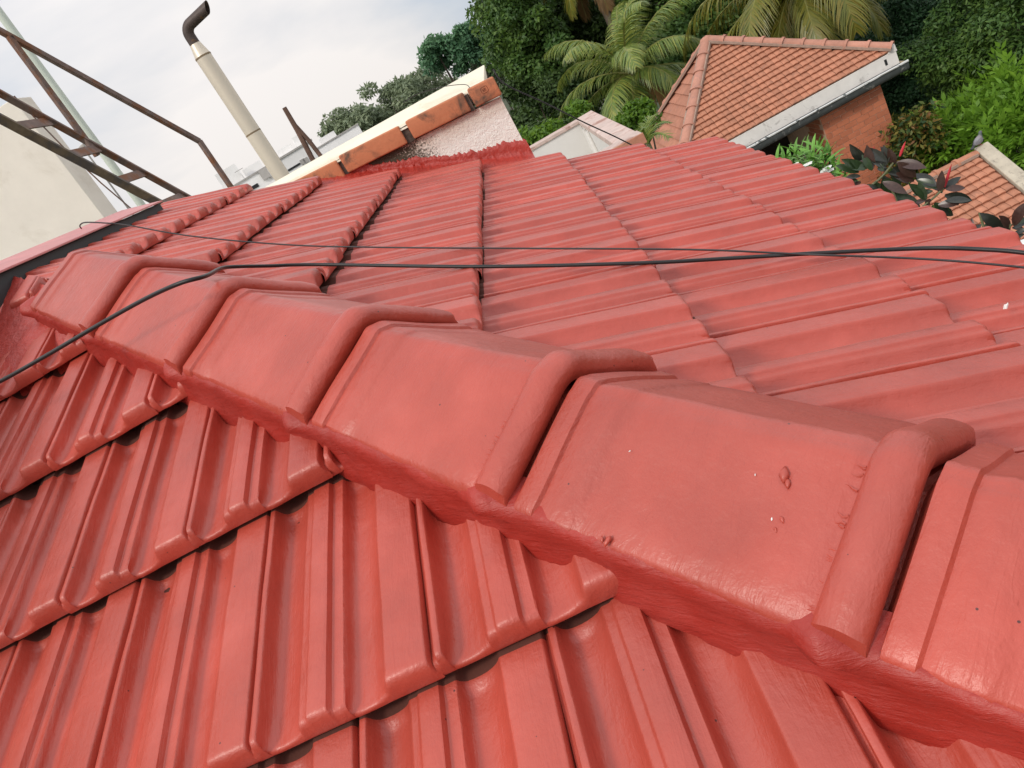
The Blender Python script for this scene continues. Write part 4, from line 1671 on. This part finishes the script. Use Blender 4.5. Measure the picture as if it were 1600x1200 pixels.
def tree(name, label, cat, center, radii, n_clump, clump_r, n_leaf, leaf, mat, group=None, limbs=7, seed=1, trunk=True, up=.5, shape=.55, droop=0., parts=None):
    r = np.random.default_rng(seed)
    center, radii = np.asarray(center, float), np.asarray(radii, float)
    base = np.array([center[0], center[1], 0.])
    t = thing(name, label, cat, base, group)
    P, dd, cc, cr = crown_points(center, radii, n_clump, clump_r, n_leaf, r, shape)
    nrm = unit(dd * .6 + r.normal(size=P.shape) * .55 + np.array([0, 0, up]))
    dr = unit(r.normal(size=P.shape) + dd * .8 + np.array([0, 0, -droop]))
    ln = leaf[0] * r.uniform(.65, 1.3, len(P))
    wd = leaf[1] * r.uniform(.7, 1.25, len(P))
    V, Q = leaf_quads(P - base, nrm, dr, ln, wd)
    me = quads_mesh('crown', V, Q)
    o = link_mesh('crown', me, mat, t)
    if trunk:
        m = MB()
        top = center + np.array([0, 0, radii[2] * .25]) - base
        rt = .035 * radii[2] + .06
        mid = top * .5 + np.array([r.normal() * .2, r.normal() * .2, 0])
        m.tube([(0, 0, -.1), mid * .5, mid, top * .8, top], [rt * 1.5, rt * 1.1, rt, rt * .6, rt * .25], 9)
        for i in range(limbs):
            e = cc[int(r.integers(len(cc)))] - base
            s = mid + (top - mid) * r.uniform(0, .8)
            h = (s + e) / 2 + np.array([0, 0, .15 * radii[2] * r.uniform(-.3, 1)])
            m.tube([s, h, e], [rt * .45, rt * .28, rt * .08], 6)
        m.build('trunk', M_bark, t, 60)
    return t


G_dark = leaf_mat('dark_leaves', [(0.0216, 0.0475, 0.0139), (0.0399, 0.0769, 0.0194), (0.0615, 0.109, 0.0249), (0.0903, 0.1397, 0.0332)], clump=.5)
G_deep = leaf_mat('deep_green_fine_leaves', [(0.0144, 0.0455, 0.0197), (0.023, 0.0695, 0.0281), (0.0373, 0.1003, 0.0365), (0.0575, 0.1336, 0.0491)], clump=.6)
G_mid = leaf_mat('mid_green_leaves', [(0.0324, 0.0816, 0.0212), (0.0578, 0.1238, 0.0295), (0.0991, 0.1821, 0.0354), (0.1532, 0.2403, 0.0413)], clump=.6)
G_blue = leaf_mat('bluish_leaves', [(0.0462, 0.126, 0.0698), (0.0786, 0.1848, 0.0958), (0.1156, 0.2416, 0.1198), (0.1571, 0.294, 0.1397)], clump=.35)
G_haze = leaf_mat('haze_tinted_leaves', [(0.1158, 0.1632, 0.1053), (0.1738, 0.2237, 0.1369), (0.2317, 0.2843, 0.1685), (0.2896, 0.329, 0.1975)], clump=.3)  # distance haze put into the leaf colour
G_cas = leaf_mat('grey_needles', [(0.0637, 0.0819, 0.0819), (0.091, 0.1128, 0.1092), (0.1183, 0.1456, 0.131)], clump=.3)
G_lime = leaf_mat('bright_green_leaves', [(0.0917, 0.1984, 0.0191), (0.1376, 0.278, 0.0286), (0.1928, 0.3653, 0.0382), (0.2568, 0.4446, 0.0557)], trans=.35, clump=.8)
G_shrub = leaf_mat('lime_shrub_leaves', [(.06, .14, .012), (.10, .20, .018), (.15, .27, .03)], trans=.35)
G_croton = leaf_mat('croton_leaves', [(.018, .05, .012), (.035, .08, .015), (.10, .13, .02), (.22, .20, .04), (.20, .09, .03)])
G_palm = leaf_mat('palm_leaflets', [(0.1027, 0.172, 0.0412), (0.1574, 0.2389, 0.0515), (0.2396, 0.3107, 0.0619), (0.3423, 0.3584, 0.0772)], rough=.38, trans=.30, spec=.6)
G_palm_y = leaf_mat('yellowing_palm_leaflets', [(0.1097, 0.1347, 0.0203), (0.1645, 0.1795, 0.0258), (0.2193, 0.218, 0.0296), (0.2412, 0.1924, 0.0323)], rough=.4, trans=.30, spec=.6)
G_rachis = plain_mat('palm_rachis', (.22, .22, .06), .5, bumps=())
G_dead = leaf_mat('dry_palm_leaflets', [(.20, .12, .05), (.28, .17, .07)])

TR = 'dense trees behind the neighbouring houses'


def P_(x, y, d):
    return at(x, y, d)


# far trees against the sky
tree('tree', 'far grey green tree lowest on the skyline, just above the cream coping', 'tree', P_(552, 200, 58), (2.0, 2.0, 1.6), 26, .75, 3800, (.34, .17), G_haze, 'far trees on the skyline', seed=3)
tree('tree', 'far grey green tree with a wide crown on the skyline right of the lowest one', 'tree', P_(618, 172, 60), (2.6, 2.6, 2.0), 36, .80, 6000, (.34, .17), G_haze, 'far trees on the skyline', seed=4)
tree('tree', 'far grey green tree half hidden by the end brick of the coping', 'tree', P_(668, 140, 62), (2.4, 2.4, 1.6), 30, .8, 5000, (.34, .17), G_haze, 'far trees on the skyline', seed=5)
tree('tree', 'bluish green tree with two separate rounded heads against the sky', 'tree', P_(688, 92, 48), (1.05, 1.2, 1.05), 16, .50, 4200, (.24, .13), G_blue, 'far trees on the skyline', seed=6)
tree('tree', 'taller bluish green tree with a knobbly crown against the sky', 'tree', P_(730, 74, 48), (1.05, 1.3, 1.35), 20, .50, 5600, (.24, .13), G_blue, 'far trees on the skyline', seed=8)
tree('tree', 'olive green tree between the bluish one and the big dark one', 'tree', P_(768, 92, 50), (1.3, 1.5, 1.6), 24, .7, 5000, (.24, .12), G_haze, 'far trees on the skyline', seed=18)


def casuarina(label, p, h, rad, seed):
    r = np.random.default_rng(seed)
    base = np.array([p[0], p[1], 0])
    t = thing('feathery_tree', label, 'tree', base, 'feathery grey trees at the top of the photo')
    m = MB()
    top = np.array([0, 0, p[2] + h])
    m.tube([(0, 0, 0), top * .6, top], [.25, .14, .03], 7)
    m.build('trunk', M_bark, t, 60)
    n = 9000
    z = r.uniform(0, 1, n) ** .8
    nb = 40
    bz, ba = r.uniform(0, 1, nb), r.uniform(0, 6.28, nb)
    k = r.integers(0, nb, n)
    along = r.uniform(.05, 1, n)
    rr = rad * (1 - bz[k] * .75) * along
    ang = ba[k] + r.normal(size=n) * .22 * (1.2 - along)
    P = np.stack([rr * np.cos(ang), rr * np.sin(ang), p[2] - h + bz[k] * 2 * h + along * .5 + r.normal(size=n) * .16], 1)
    V, Q = leaf_quads(P, unit(r.normal(size=P.shape)), unit(r.normal(size=P.shape) + np.array([0, 0, 1.0])), r.uniform(.25, .5, n), r.uniform(.035, .06, n))
    link_mesh('crown', quads_mesh('crown', V, Q), G_cas, t)


casuarina('dark grey feathery tree cut by the top of the photo, left of its twin', P_(762, 5, 60), 2.6, 1.0, 31)
casuarina('bigger dark grey feathery tree cut by the top of the photo', P_(793, 8, 58), 3.0, 1.5, 32)

# the dark wood behind the houses, tree by tree
tree('tree', 'big dark tree with sunlit leaves on its left shoulder right above the end brick', 'tree', P_(846, 92, 31), (1.25, 2.2, 3.2), 90, .62, 42000, (.17, .10), G_mid, TR, seed=9, up=.35)
tree('tree', 'dark tree filling the gap below the left palm fronds', 'tree', P_(850, 215, 29), (2.2, 2.2, 2.4), 70, .6, 26000, (.17, .095), G_dark, TR, seed=10)
tree('tree', 'dark tree directly behind the heart of the green palm', 'tree', P_(940, 70, 34), (2.8, 2.6, 3.2), 90, .7, 34000, (.20, .11), G_dark, TR, seed=11)
tree('tree', 'dark tree top between the two palms', 'tree', P_(1065, 35, 31), (2.5, 2.4, 2.8), 80, .65, 30000, (.18, .10), G_mid, TR, seed=12)
tree('tree', 'dark tree behind the yellowing palm', 'tree', P_(1210, -20, 33), (3.4, 3, 3.2), 100, .7, 30000, (.19, .10), G_dark, TR, seed=13)
tree('tree', 'dark tree behind the drooping tips of the yellowing palm', 'tree', P_(1345, 20, 31), (2.8, 2.5, 2.9), 90, .62, 30000, (.17, .09), G_dark, TR, seed=14)
tree('tree', 'deep green fine leaved tree right of the end of the white gutter', 'tree', P_(1450, 90, 26), (2.4, 2.2, 2.6), 120, .50, 60000, (.115, .055), G_deep, TR, seed=15, up=.6)
tree('tree', 'deep green fine leaved tree low behind the brick pier', 'tree', P_(1425, 175, 25), (1.4, 1.6, 1.5), 60, .42, 24000, (.11, .05), G_deep, TR, seed=16, up=.6)
tree('tree', 'mid green tree with light sprays in the upper right corner', 'tree', P_(1570, 65, 22), (1.9, 1.8, 1.9), 90, .46, 40000, (.12, .055), G_mid, TR, seed=17, up=.7)
tree('tree', 'deep green tree at the top edge right of the yellowing palm', 'tree', P_(1490, -30, 29), (2.8, 2.5, 2.2), 90, .55, 30000, (.13, .06), G_deep, TR, seed=19, up=.6)
for i, (x, y, d, lab) in enumerate(((880, -10, 44, 'dark distant tree showing above the green palm'), (1010, -40, 42, 'dark distant tree at the top edge between the palms'), (1150, -70, 44, 'dark distant tree above the frame behind the yellowing palm'), (1330, -110, 40, 'dark distant tree at the top edge behind the yellow frond tips'), (1600, -60, 34, 'dark distant tree in the extreme upper right corner'))):
    tree('tree', lab, 'tree', P_(x, y, d), (3.6, 3.0, 3.6), 90, .8, 22000, (.25, .13), G_dark, TR, seed=40 + i)


# bright green tree with long leaflets
def spray_tree(name, label, center, radii, n, mat, seed, ln=.20, wd=.07, spray=9):
    r = np.random.default_rng(seed)
    base = np.array([center[0], center[1], 0.])
    t = thing(name, label, 'tree', base)
    d = unit(r.normal(size=(n, 3)) + np.array([0, 0, .5]))
    rad = r.uniform(.45, 1, (n, 1)) ** .6
    C = np.asarray(center) + d * rad * np.asarray(radii) * (1 + .2 * np.sin(d[:, :1] * 6))
    ax = unit(d * 1.0 + r.normal(size=(n, 3)) * .5 + np.array([0, 0, .15]))
    nr = unit(np.array([0, 0, 1.]) + d * .5 + r.normal(size=(n, 3)) * .35)
    nr = unit(nr - ax * np.sum(nr * ax, -1, keepdims=True))
    sd = np.cross(nr, ax)
    Ps, Ns, Ds = [], [], []
    L = ln * 2.6
    for k in range(spray):
        s = 1 if k % 2 else -1
        q = k / spray
        Ps.append(C + ax * L * q - nr * L * .25 * q * q)
        Ds.append(unit(ax * (.55 + .5 * q) + sd * s * (.9 - .5 * q) - nr * .15 + r.normal(size=(n, 3)) * .1))
        Ns.append(unit(nr + r.normal(size=(n, 3)) * .2))
    P = np.concatenate(Ps) - base
    V, Q = leaf_quads(P, np.concatenate(Ns), np.concatenate(Ds), ln * r.uniform(.7, 1.2, len(P)), wd * r.uniform(.8, 1.2, len(P)))
    link_mesh('crown', quads_mesh('crown', V, Q), mat, t)
    m = MB()
    c = np.asarray(center) - base
    m.tube([(0, 0, 0), c * .5, c * .95], [.16, .12, .04], 8)
    for i in range(6):
        e = C[int(r.integers(n))] - base
        m.tube([c * .6, (c * .6 + e) / 2, e], [.06, .04, .01], 6)
    m.build('trunk', M_bark, t, 60)
    return t


spray_tree('bright_tree', 'bright green tree with long leaflets behind the low tiled roof', P_(1560, 232, 19.5), (1.75, 1.3, 1.30), 850, G_lime, 51, .23, .085)
spray_tree('bright_tree', 'bright green bush at the right edge above the concrete verge', P_(1612, 225, 18.6), (.9, .9, .9), 420, G_lime, 52, .22, .085)
tree('croton_shrub', 'yellow and green speckled shrub beside the brick pier', 'shrub', P_(1428, 236, 18.6), (.65, .6, .95), 40, .26, 3200, (.14, .06), G_croton, seed=53, limbs=4)
tree('lime_shrub', 'lime green shrub left of the white terrace wall', 'shrub', P_(845, 222, 11), (.42, .4, .22), 22, .13, 2600, (.075, .04), G_shrub, 'lime green shrubs beyond the terrace wall', seed=54, limbs=3)
tree('lime_shrub', 'lime green shrub between the terrace wall and the clay roof', 'shrub', P_(997, 190, 12.5), (.30, .3, .34), 22, .13, 2800, (.085, .045), G_shrub, 'lime green shrubs beyond the terrace wall', seed=55, limbs=4)
tree('lime_shrub', 'small lime green shrub peeping over the corner of the terrace wall', 'shrub', P_(905, 180, 11.5), (.20, .25, .16), 12, .09, 900, (.07, .035), G_shrub, 'lime green shrubs beyond the terrace wall', seed=56, limbs=3)


# coconut palms
def frond(az, el, length, droop, r, nl=92, lw=.034, ll=.72, hang=.5, split=1.):
    """one palm frond: curved rachis with two rows of hanging leaflets"""
    n = 16
    pts = []
    p = np.zeros(3)
    e = el
    st = length / n
    side = np.array([-math.sin(az), math.cos(az), 0])
    for i in range(n + 1):
        pts.append(p.copy())
        p = p + st * np.array([math.cos(az) * math.cos(e), math.sin(az) * math.cos(e), math.sin(e)])
        e -= droop / n * (.5 + 1.2 * i / n)
    pts = np.array(pts)
    m = MB()
    m.tube(pts[:: 2], np.linspace(.035, .006, len(pts[::2])), 5)
    V, Q = [], []
    for i in range(nl):
        q = .12 + .88 * i / (nl - 1)
        x = q * n
        a = min(int(x), n - 1)
        b = pts[a] + (pts[a + 1] - pts[a]) * (x - a)
        tg = unit(pts[a + 1] - pts[a])
        nu = unit(np.cross(side, tg))
        if nu[2] < 0:
            nu = -nu
        l_ = ll * (math.sin(math.pi * (.10 + .86 * q)) ** .6) * r.uniform(.85, 1.12)
        for s in (-1, 1):
            d = unit(side * s * .80 + tg * (.50 + .45 * q) + nu * .10 + r.normal(size=3) * .07)
            w = lw * r.uniform(.7, 1.2)
            k0 = len(V)
            c = b.copy()
            prev_n = 4
            for j in range(4):
                f = j / 3
                wj = w * (1, .95, .6, .04)[j]
                wv = unit(np.cross(d, nu)) * wj * .5
                V += [c + wv, c - wv]
                d = unit(d + np.array([0, 0, -1.]) * hang * (.35 + .55 * f) + r.normal(size=3) * .03)
                c = c + d * l_ / 3
            for j in range(3):
                Q.append((k0 + 2 * j, k0 + 2 * j + 1, k0 + 2 * j + 3, k0 + 2 * j + 2))
    return m, np.array(V), np.array(Q)


def palm(label, heart, n, length, seed, mat, az0=0, els=(80, -25), ll=.72, dead=2, hang=.5, trunk_lean=(0, 0), nut=True):
    r = np.random.default_rng(seed)
    heart = np.asarray(heart, float)
    t = thing('coconut_palm', label, 'palm tree', (heart[0] + trunk_lean[0], heart[1] + trunk_lean[1], 0))
    inv = Matrix.Translation(-Vector(t.location))
    base = np.array(t.location)
    m = MB()
    pts = [base, base * .6 + heart * .4 + [0, 0, .2], heart - [0, 0, .5], heart - [0, 0, .1]]
    pts[1][2] = heart[2] * .45
    m.tube(smooth_path(pts, 5), list(np.linspace(.20, .13, 14)) + [.15, .13], 10)
    o = m.build('trunk', M_palmbark, t, 60)
    o.data.transform(inv)
    for i in range(n):
        q = i / (n - 1)
        el = R(els[0] + (els[1] - els[0]) * q ** .85 + r.uniform(-7, 7))
        az = az0 + i * 2.39996 + r.uniform(-.2, .2)
        L_ = length * (.72 + .28 * math.sin(math.pi * min(1, .25 + q))) * r.uniform(.92, 1.08)
        isdead = i >= n - dead
        mm, V, Q = frond(az, el, L_, R(r.uniform(70, 115)) * (1.0 if el > 0 else .6), r, hang=hang * (1.5 if isdead else r.uniform(.7, 1.2)), ll=ll)
        k = len(mm.v)
        mt = mat
        if isdead:
            mt = G_dead
        verts = np.concatenate([np.array(mm.v), V]) + heart + np.array([0, 0, -.12 * q])
        faces = list(mm.f) + [tuple(int(a) + k for a in q_) for q_ in Q]
        me = mesh_from('frond', verts, faces)
        me.materials.append(mt)
        me.materials.append(G_rachis)
        mi = np.zeros(len(faces), np.int32)
        mi[:len(mm.f)] = 1
        me.polygons.foreach_set('material_index', mi)
        me.transform(inv)
        o = link_mesh('frond', me, None, t)
        if isdead:
            o['label'] = 'dry brown hanging frond'
    if nut:
        for i in range(4):
            a = i * 1.6
            c = heart + np.array([.2 * math.cos(a), .2 * math.sin(a), -.25])
            m = MB()
            m.tube([c + [0, 0, .09], c + [0, 0, .05], c, c + [0, 0, -.06], c + [0, 0, -.1]], [.02, .075, .095, .07, .015], 9)
            o = m.build('coconut', plain_mat('coconut_husk', (.36, .20, .06), .6, bumps=()) if i == 0 else bpy.data.materials['coconut_husk'], t, 60)
            o.data.transform(inv)
    return t


palm('green coconut palm with arching fronds left of the clay roof', P_(985, 112, 25), 24, 3.25, 61, G_palm, .4, (84, -30), .80, 1, .85)
palm('olive coconut palm whose tips hang into the top edge above the clay roof', P_(1246, -50, 23), 26, 3.9, 62, G_palm_y, 1.1, (70, -42), .95, 0, .90, nut=False)
palm('dry tipped coconut palm of which only a brown frond shows at the top edge', P_(905, -75, 30), 16, 3.0, 63, G_palm_y, .2, (70, -45), .7, 2, .6, nut=False)


# small feather leaved plant in front of the clay roof
def feather_plant(label, p, n, L_, seed, mat):
    r = np.random.default_rng(seed)
    t = thing('feather_palm', label, 'plant', (p[0], p[1], 0))
    inv = Matrix.Translation(-Vector(t.location))
    m = MB().tube([(p[0], p[1], 0), (p[0], p[1], p[2])], [.05, .03], 7)
    m.build('stem', M_stem, t, 60).data.transform(inv)
    for i in range(n):
        mm, V, Q = frond(i * 2.4 + .4, R(r.uniform(25, 75)), L_ * r.uniform(.8, 1.1), R(80), r, 18, .014, .22, .25)
        k = len(mm.v)
        mm.v = [(x * .35, y * .35, z * .35) if False else (x, y, z) for x, y, z in mm.v]
        me = mesh_from('frond', np.concatenate([np.array(mm.v) * 1.0, V]) + np.asarray(p), list(mm.f) + [tuple(int(a) + k for a in q_) for q_ in Q])
        me.materials.append(mat)
        me.transform(inv)
        link_mesh('frond', me, None, t)


feather_plant('small feathery palm with thin leaflets in front of the flat clay tiles', P_(1012, 222, 11.0), 9, .50, 71, G_palm)


# flowering shrub under the eaves, with long leaves and white flowers
def big_leaf(ln, wd, fold=.25, curl=.35, n=6):
    V, F = [], []
    for i in range(n + 1):
        q = i / n
        w_ = wd * .5 * (math.sin(math.pi * min(1, q * .96 + .03)) ** .75) * (1 - .12 * q)
        z = -curl * ln * q * q
        for s in (-1, -.5, 0, .5, 1):
            V.append((s * w_, q * ln, z + abs(s) * w_ * fold))
    F = grid_faces(n + 1, 5)
    return V, F


def leaf_object_mesh(name, ln, wd, fold, curl, mat):
    V, F = big_leaf(ln, wd, fold, curl)
    me = mesh_from(name, V, F, 80)
    me.materials.append(mat)
    return me


def frame_from(p, q, nrm):
    y = unit(np.asarray(q, float) - p)
    z = unit(np.asarray(nrm, float) - y * (np.asarray(nrm, float) @ y))
    x = np.cross(y, z)
    return slope_matrix(np.asarray(p, float), x, y, z)


fs = thing('flowering_shrub', 'shrub with long green leaves and white flowers below the far eaves of the red roof', 'shrub', (*P_(1262, 262, 9)[:2], 0))
FS = Matrix.Translation(-Vector(fs.location))
r = np.random.default_rng(81)
M_fl = plain_mat('shrub_leaf', (.13, .30, .045), .45, 9, .25, bumps=())
lm = leaf_object_mesh('leaf', .19, .045, .3, .35, M_fl)
m = MB()
root = np.array([fs.location[0], fs.location[1], 0.])
tips = []
for x, y in ((1225, 250), (1243, 240), (1262, 233), (1280, 234), (1296, 240), (1238, 262), (1262, 252), (1285, 252), (1302, 262), (1310, 276), (1283, 272), (1255, 275), (1322, 290), (1222, 268), (1215, 256), (1234, 250), (1252, 243), (1272, 243), (1290, 250), (1275, 262), (1297, 275), (1310, 286), (1265, 268), (1245, 274)):
    d = 9 + r.uniform(-.35, .35)
    tp = P_(x, y, d)
    tips.append(tp)
    m.tube([root + [0, 0, tp[2] - 1.2], (root + [0, 0, tp[2] - .5]) * .5 + (tp - [0, 0, .3]) * .5, tp], [.022, .014, .007], 6)
m.tube([root, root + [0, 0, tips[0][2] - 1.0]], [.06, .03], 7)
m.build('stem', M_stem, fs, 60).data.transform(FS)
for tp in tips:
    for k in range(12):
        a = k * 2.4 + r.uniform(0, .5)
        el = R(75 - 8 * k + r.uniform(-8, 8))
        dv = np.array([math.cos(a) * math.cos(el), math.sin(a) * math.cos(el), math.sin(el)])
        p0_ = tp - np.array([0, 0, .012 * k])
        o = link_mesh('leaf', lm, None, fs)
        o.matrix_local = FS @ frame_from(p0_, p0_ + dv, np.array([0, 0, 1.]) + dv * -.3 + r.normal(size=3) * .2) @ Matrix.Scale(r.uniform(.75, 1.15), 4)
pm = leaf_object_mesh('petal', .055, .042, .2, .3, M_petal)
for x, y in ((1243, 259), (1263, 258), (1293, 264), (1297, 268), (1245, 268), (1236, 266), (1289, 268), (1252, 272)):
    c = P_(x, y, 8.65)
    fl_ = bpy.data.objects.new('flower', None)
    col.objects.link(fl_)
    fl_.parent = fs
    fl_.matrix_local = FS @ Matrix.Translation(Vector(c))
    for k in range(5):
        a = k * 2 * math.pi / 5 + x
        dv = np.array([math.cos(a) * .8, math.sin(a) * .8, .45])
        o = link_mesh('petal', pm, None, fl_)
        o.matrix_local = frame_from(np.zeros(3), dv, np.array([0, -.4, 1.]))

# rubber plants at the eaves: every leaf placed where it grows
M_rub = [plain_mat('rubber_leaf_green', (.026, .050, .018), .30, 9, .25, bumps=(), spec=.6), plain_mat('rubber_leaf_dark', (.022, .026, .020), .28, 9, .25, bumps=(), spec=.6),
         plain_mat('rubber_leaf_maroon', (.060, .028, .022), .32, 9, .25, bumps=(), spec=.6), plain_mat('rubber_leaf_pale', (.13, .16, .045), .35, 9, .25, bumps=(), spec=.55)]
RUB = [leaf_object_mesh('leaf', 1., .40, .22, .22, mt) for mt in M_rub]
RB_D = 4.9


def rubber(label, stem_px, leaves, buds, seed):
    r = np.random.default_rng(seed)
    b0 = at(*stem_px[0], RB_D)
    t = thing('rubber_plant', label, 'plant', (b0[0], b0[1], 0), 'rubber plants at the eaves')
    inv = Matrix.Translation(-Vector(t.location))
    pts = [np.array([b0[0], b0[1], 0]), np.array([b0[0], b0[1], b0[2] - .5])] + [at(x, y, RB_D) for x, y in stem_px]
    MB().tube(smooth_path(pts, 5), .0065, 7).build('stem', M_stem, t, 60).data.transform(inv)
    extra = []
    for (tx, ty), (bx0, by0), c in leaves * 2:
        if r.uniform() < .75:
            a = r.uniform(-.9, .9)
            vx, vy = (tx - bx0) * r.uniform(.7, 1.0), (ty - by0) * r.uniform(.7, 1.0)
            jx, jy = r.uniform(-6, 6), r.uniform(-2, 9)
            extra.append(((bx0 + jx + vx * math.cos(a) - vy * math.sin(a), by0 + jy + vx * math.sin(a) + vy * math.cos(a)), (bx0 + jx, by0 + jy), int(r.integers(3))))
    for (tx, ty), (bx0, by0), c in leaves + extra:
        d0 = RB_D + r.uniform(-.03, .03)
        p = at(bx0, by0, d0)
        q = at(tx, ty, d0 + r.uniform(-.07, .07))
        ln = np.linalg.norm(q - p)
        view = unit(EYE - p)
        nrm = unit(np.array([0, 0, 1.]) * .45 + view * 1.1 + r.normal(size=3) * .30)
        o = link_mesh('leaf', RUB[c], None, t)
        sc = Matrix.Diagonal((ln * r.uniform(1.05, 1.3), ln * 1.12, ln, 1))
        o.matrix_local = inv @ frame_from(p, q, nrm) @ sc
    for a, b in buds:
        p, q = at(*a, RB_D), at(*b, RB_D)
        m = MB().tube([p, p + (q - p) * .3, p + (q - p) * .7, q], [.006, .009, .007, .001], 7)
        m.build('bud', M_bud, t, 60).data.transform(inv)


rubber('rubber plant with dark leaves in front of the brick pier', [(1330, 345), (1352, 300), (1378, 276), (1396, 254)],
       [((1331, 235), (1358, 258), 1), ((1313, 258), (1342, 269), 0), ((1323, 251), (1347, 262), 0), ((1310, 282), (1340, 282), 0), ((1360, 234), (1386, 252), 1), ((1380, 232), (1395, 250), 2), ((1441, 258), (1401, 254), 2),
        ((1427, 278), (1395, 262), 1), ((1412, 289), (1390, 271), 0), ((1399, 310), (1380, 276), 0), ((1375, 306), (1358, 289), 3), ((1384, 313), (1367, 284), 0), ((1364, 313), (1342, 300), 0), ((1318, 295), (1342, 298), 0), ((1340, 246), (1365, 262), 2), ((1368, 252), (1385, 262), 1)],
       [((1406, 244), (1415, 221)), ((1361, 256), (1366, 228))], 91)
rubber('rubber plant with a tall red bud in front of the low tiled roof', [(1415, 352), (1440, 325), (1460, 308), (1474, 294)],
       [((1434, 271), (1463, 291), 1), ((1428, 291), (1447, 308), 0), ((1402, 304), (1437, 324), 0), ((1498, 277), (1474, 295), 1), ((1506, 292), (1478, 296), 2), ((1517, 313), (1476, 305), 1), ((1485, 337), (1460, 317), 0), ((1458, 342), (1458, 320), 3),
        ((1482, 353), (1458, 333), 0), ((1412, 336), (1438, 326), 1), ((1432, 345), (1446, 322), 0), ((1452, 283), (1468, 298), 2), ((1425, 318), (1448, 312), 2)],
       [((1476, 292), (1487, 256))], 92)
rubber('rubber plant with maroon leaves at the right end of the eaves', [(1550, 395), (1562, 374), (1572, 362), (1580, 350)],
       [((1542, 337), (1567, 363), 1), ((1540, 352), (1562, 370), 0), ((1493, 345), (1508, 362), 1), ((1519, 344), (1515, 363), 2), ((1533, 350), (1517, 364), 1), ((1504, 362), (1533, 373), 3), ((1526, 361), (1553, 378), 1), ((1597, 322), (1583, 352), 2),
        ((1570, 340), (1578, 360), 2), ((1604, 358), (1584, 365), 1), ((1585, 387), (1569, 366), 0), ((1605, 345), (1582, 357), 1), ((1560, 384), (1545, 372), 0)],
       [], 93)

# pigeon on the top of the verge
pg_c = at(1527, 229, DL - .05)
pg = thing('pigeon', 'grey pigeon perched on the top of the pale concrete verge', 'bird', (V0[0] + .14, V0[1] + .04, V0[2] + .125))
PGI = Matrix.Rotation(R(-35), 4, 'Z')
bod = MB()
prof = [(-.15, .115, .012), (-.12, .118, .028), (-.08, .125, .047), (-.03, .135, .060), (.02, .150, .062), (.06, .172, .050), (.085, .200, .034), (.095, .222, .028), (.108, .240, .030), (.125, .247, .026), (.140, .246, .015), (.146, .244, .006)]
pts = [np.array([x, 0, z - .045]) for x, z, r_ in prof]
bod.tube(pts, [r_ for _, _, r_ in prof], 12)
M_pig, pn, pl, pb2 = new_mat('pigeon_plumage')
tc = pn.new('ShaderNodeTexCoord'); sp = pn.new('ShaderNodeSeparateXYZ')
pl.new(tc.outputs['Object'], sp.inputs[0])
rp = ramp(pn, [(.0, (.10, .105, .115)), (.33, (.26, .25, .27)), (.62, (.24, .21, .22)), (.74, (.07, .10, .08)), (.80, (.10, .11, .13)), (1, (.12, .13, .15))])
mp_ = pn.new('ShaderNodeMapRange'); mp_.inputs['From Min'].default_value = -.15; mp_.inputs['From Max'].default_value = .15
pl.new(sp.outputs['X'], mp_.inputs['Value']); pl.new(mp_.outputs['Result'], rp.inputs['Fac']); pl.new(rp.outputs['Color'], pb2.inputs['Base Color'])
pb2.inputs['Roughness'].default_value = .7
bo = bod.build('body', M_pig, pg, 70)
M_pigd = plain_mat('dark_feather', (.05, .052, .06), .6, bumps=())
M_pigl = plain_mat('pink_leg', (.40, .10, .08), .6, bumps=())
tl = MB().hexa([(-.13, -.022, .066), (-.13, .022, .066), (-.235, .030, .040), (-.235, -.030, .040), (-.13, -.022, .076), (-.13, .022, .076), (-.235, .030, .046), (-.235, -.030, .046)]).build('tail', M_pigd, pg)
parts_ = [bo, tl]
for s in (-1, 1):
    wg = MB()
    V = []
    for i, (x, hw) in enumerate(((.055, .012), (.03, .038), (-.03, .046), (-.09, .034), (-.155, .008))):
        yb = s * (.058 - .0035 * i * i * .6 if i < 4 else .022)
        for k in (-1, 0, 1):
            V.append((x, yb + s * (.006 if k == 0 else .0), .098 + k * hw - i * .004))
    wg.add(V, grid_faces(5, 3))
    w_ = wg.build('wing', plain_mat('wing_feather', (.23, .225, .24), .65, 30, .2, bumps=()), pg, 70)
    lg = MB().tube([(.0, s * .022, .06), (.005, s * .022, .0)], .005, 6)
    for a in (-.5, 0, .5):
        lg.tube([(.005, s * .022, .002), (.005 + .03 * math.cos(a), s * .022 + .03 * math.sin(a), 0)], .0035, 5)
    parts_ += [w_, lg.build('leg', M_pigl, pg, 60)]
    parts_.append(MB().tube([(.118, s * .0265, .205), (.118, s * .0285, .205)], .0045, 8).build('eye', M_bud, pg, 60))
parts_.append(MB().tube([(.142, 0, .200), (.155, 0, .196), (.166, 0, .189)], [.007, .005, .001], 7).build('beak', M_pigd, pg, 60))
pg.rotation_euler = (0, 0, R(28))
# blob of bird lime and flecks of paint
bl = on_right(1572, 478, .030)
m = MB()
for dx_, dy_, s_ in ((0, 0, .0020), (.003, .0015, .0012), (-.002, .001, .0010)):
    c = bl + np.array([dx_, dy_, 0])
    m.tube([c + N_R * -.004, c + N_R * .001, c + N_R * .003], [s_, s_ * .9, s_ * .3], 9)
tag(m.build('bird_lime', M_petal, None, 70), 'small white blob of bird lime on the red tiles near the right edge', 'bird lime')
print('objects', len(bpy.data.objects))
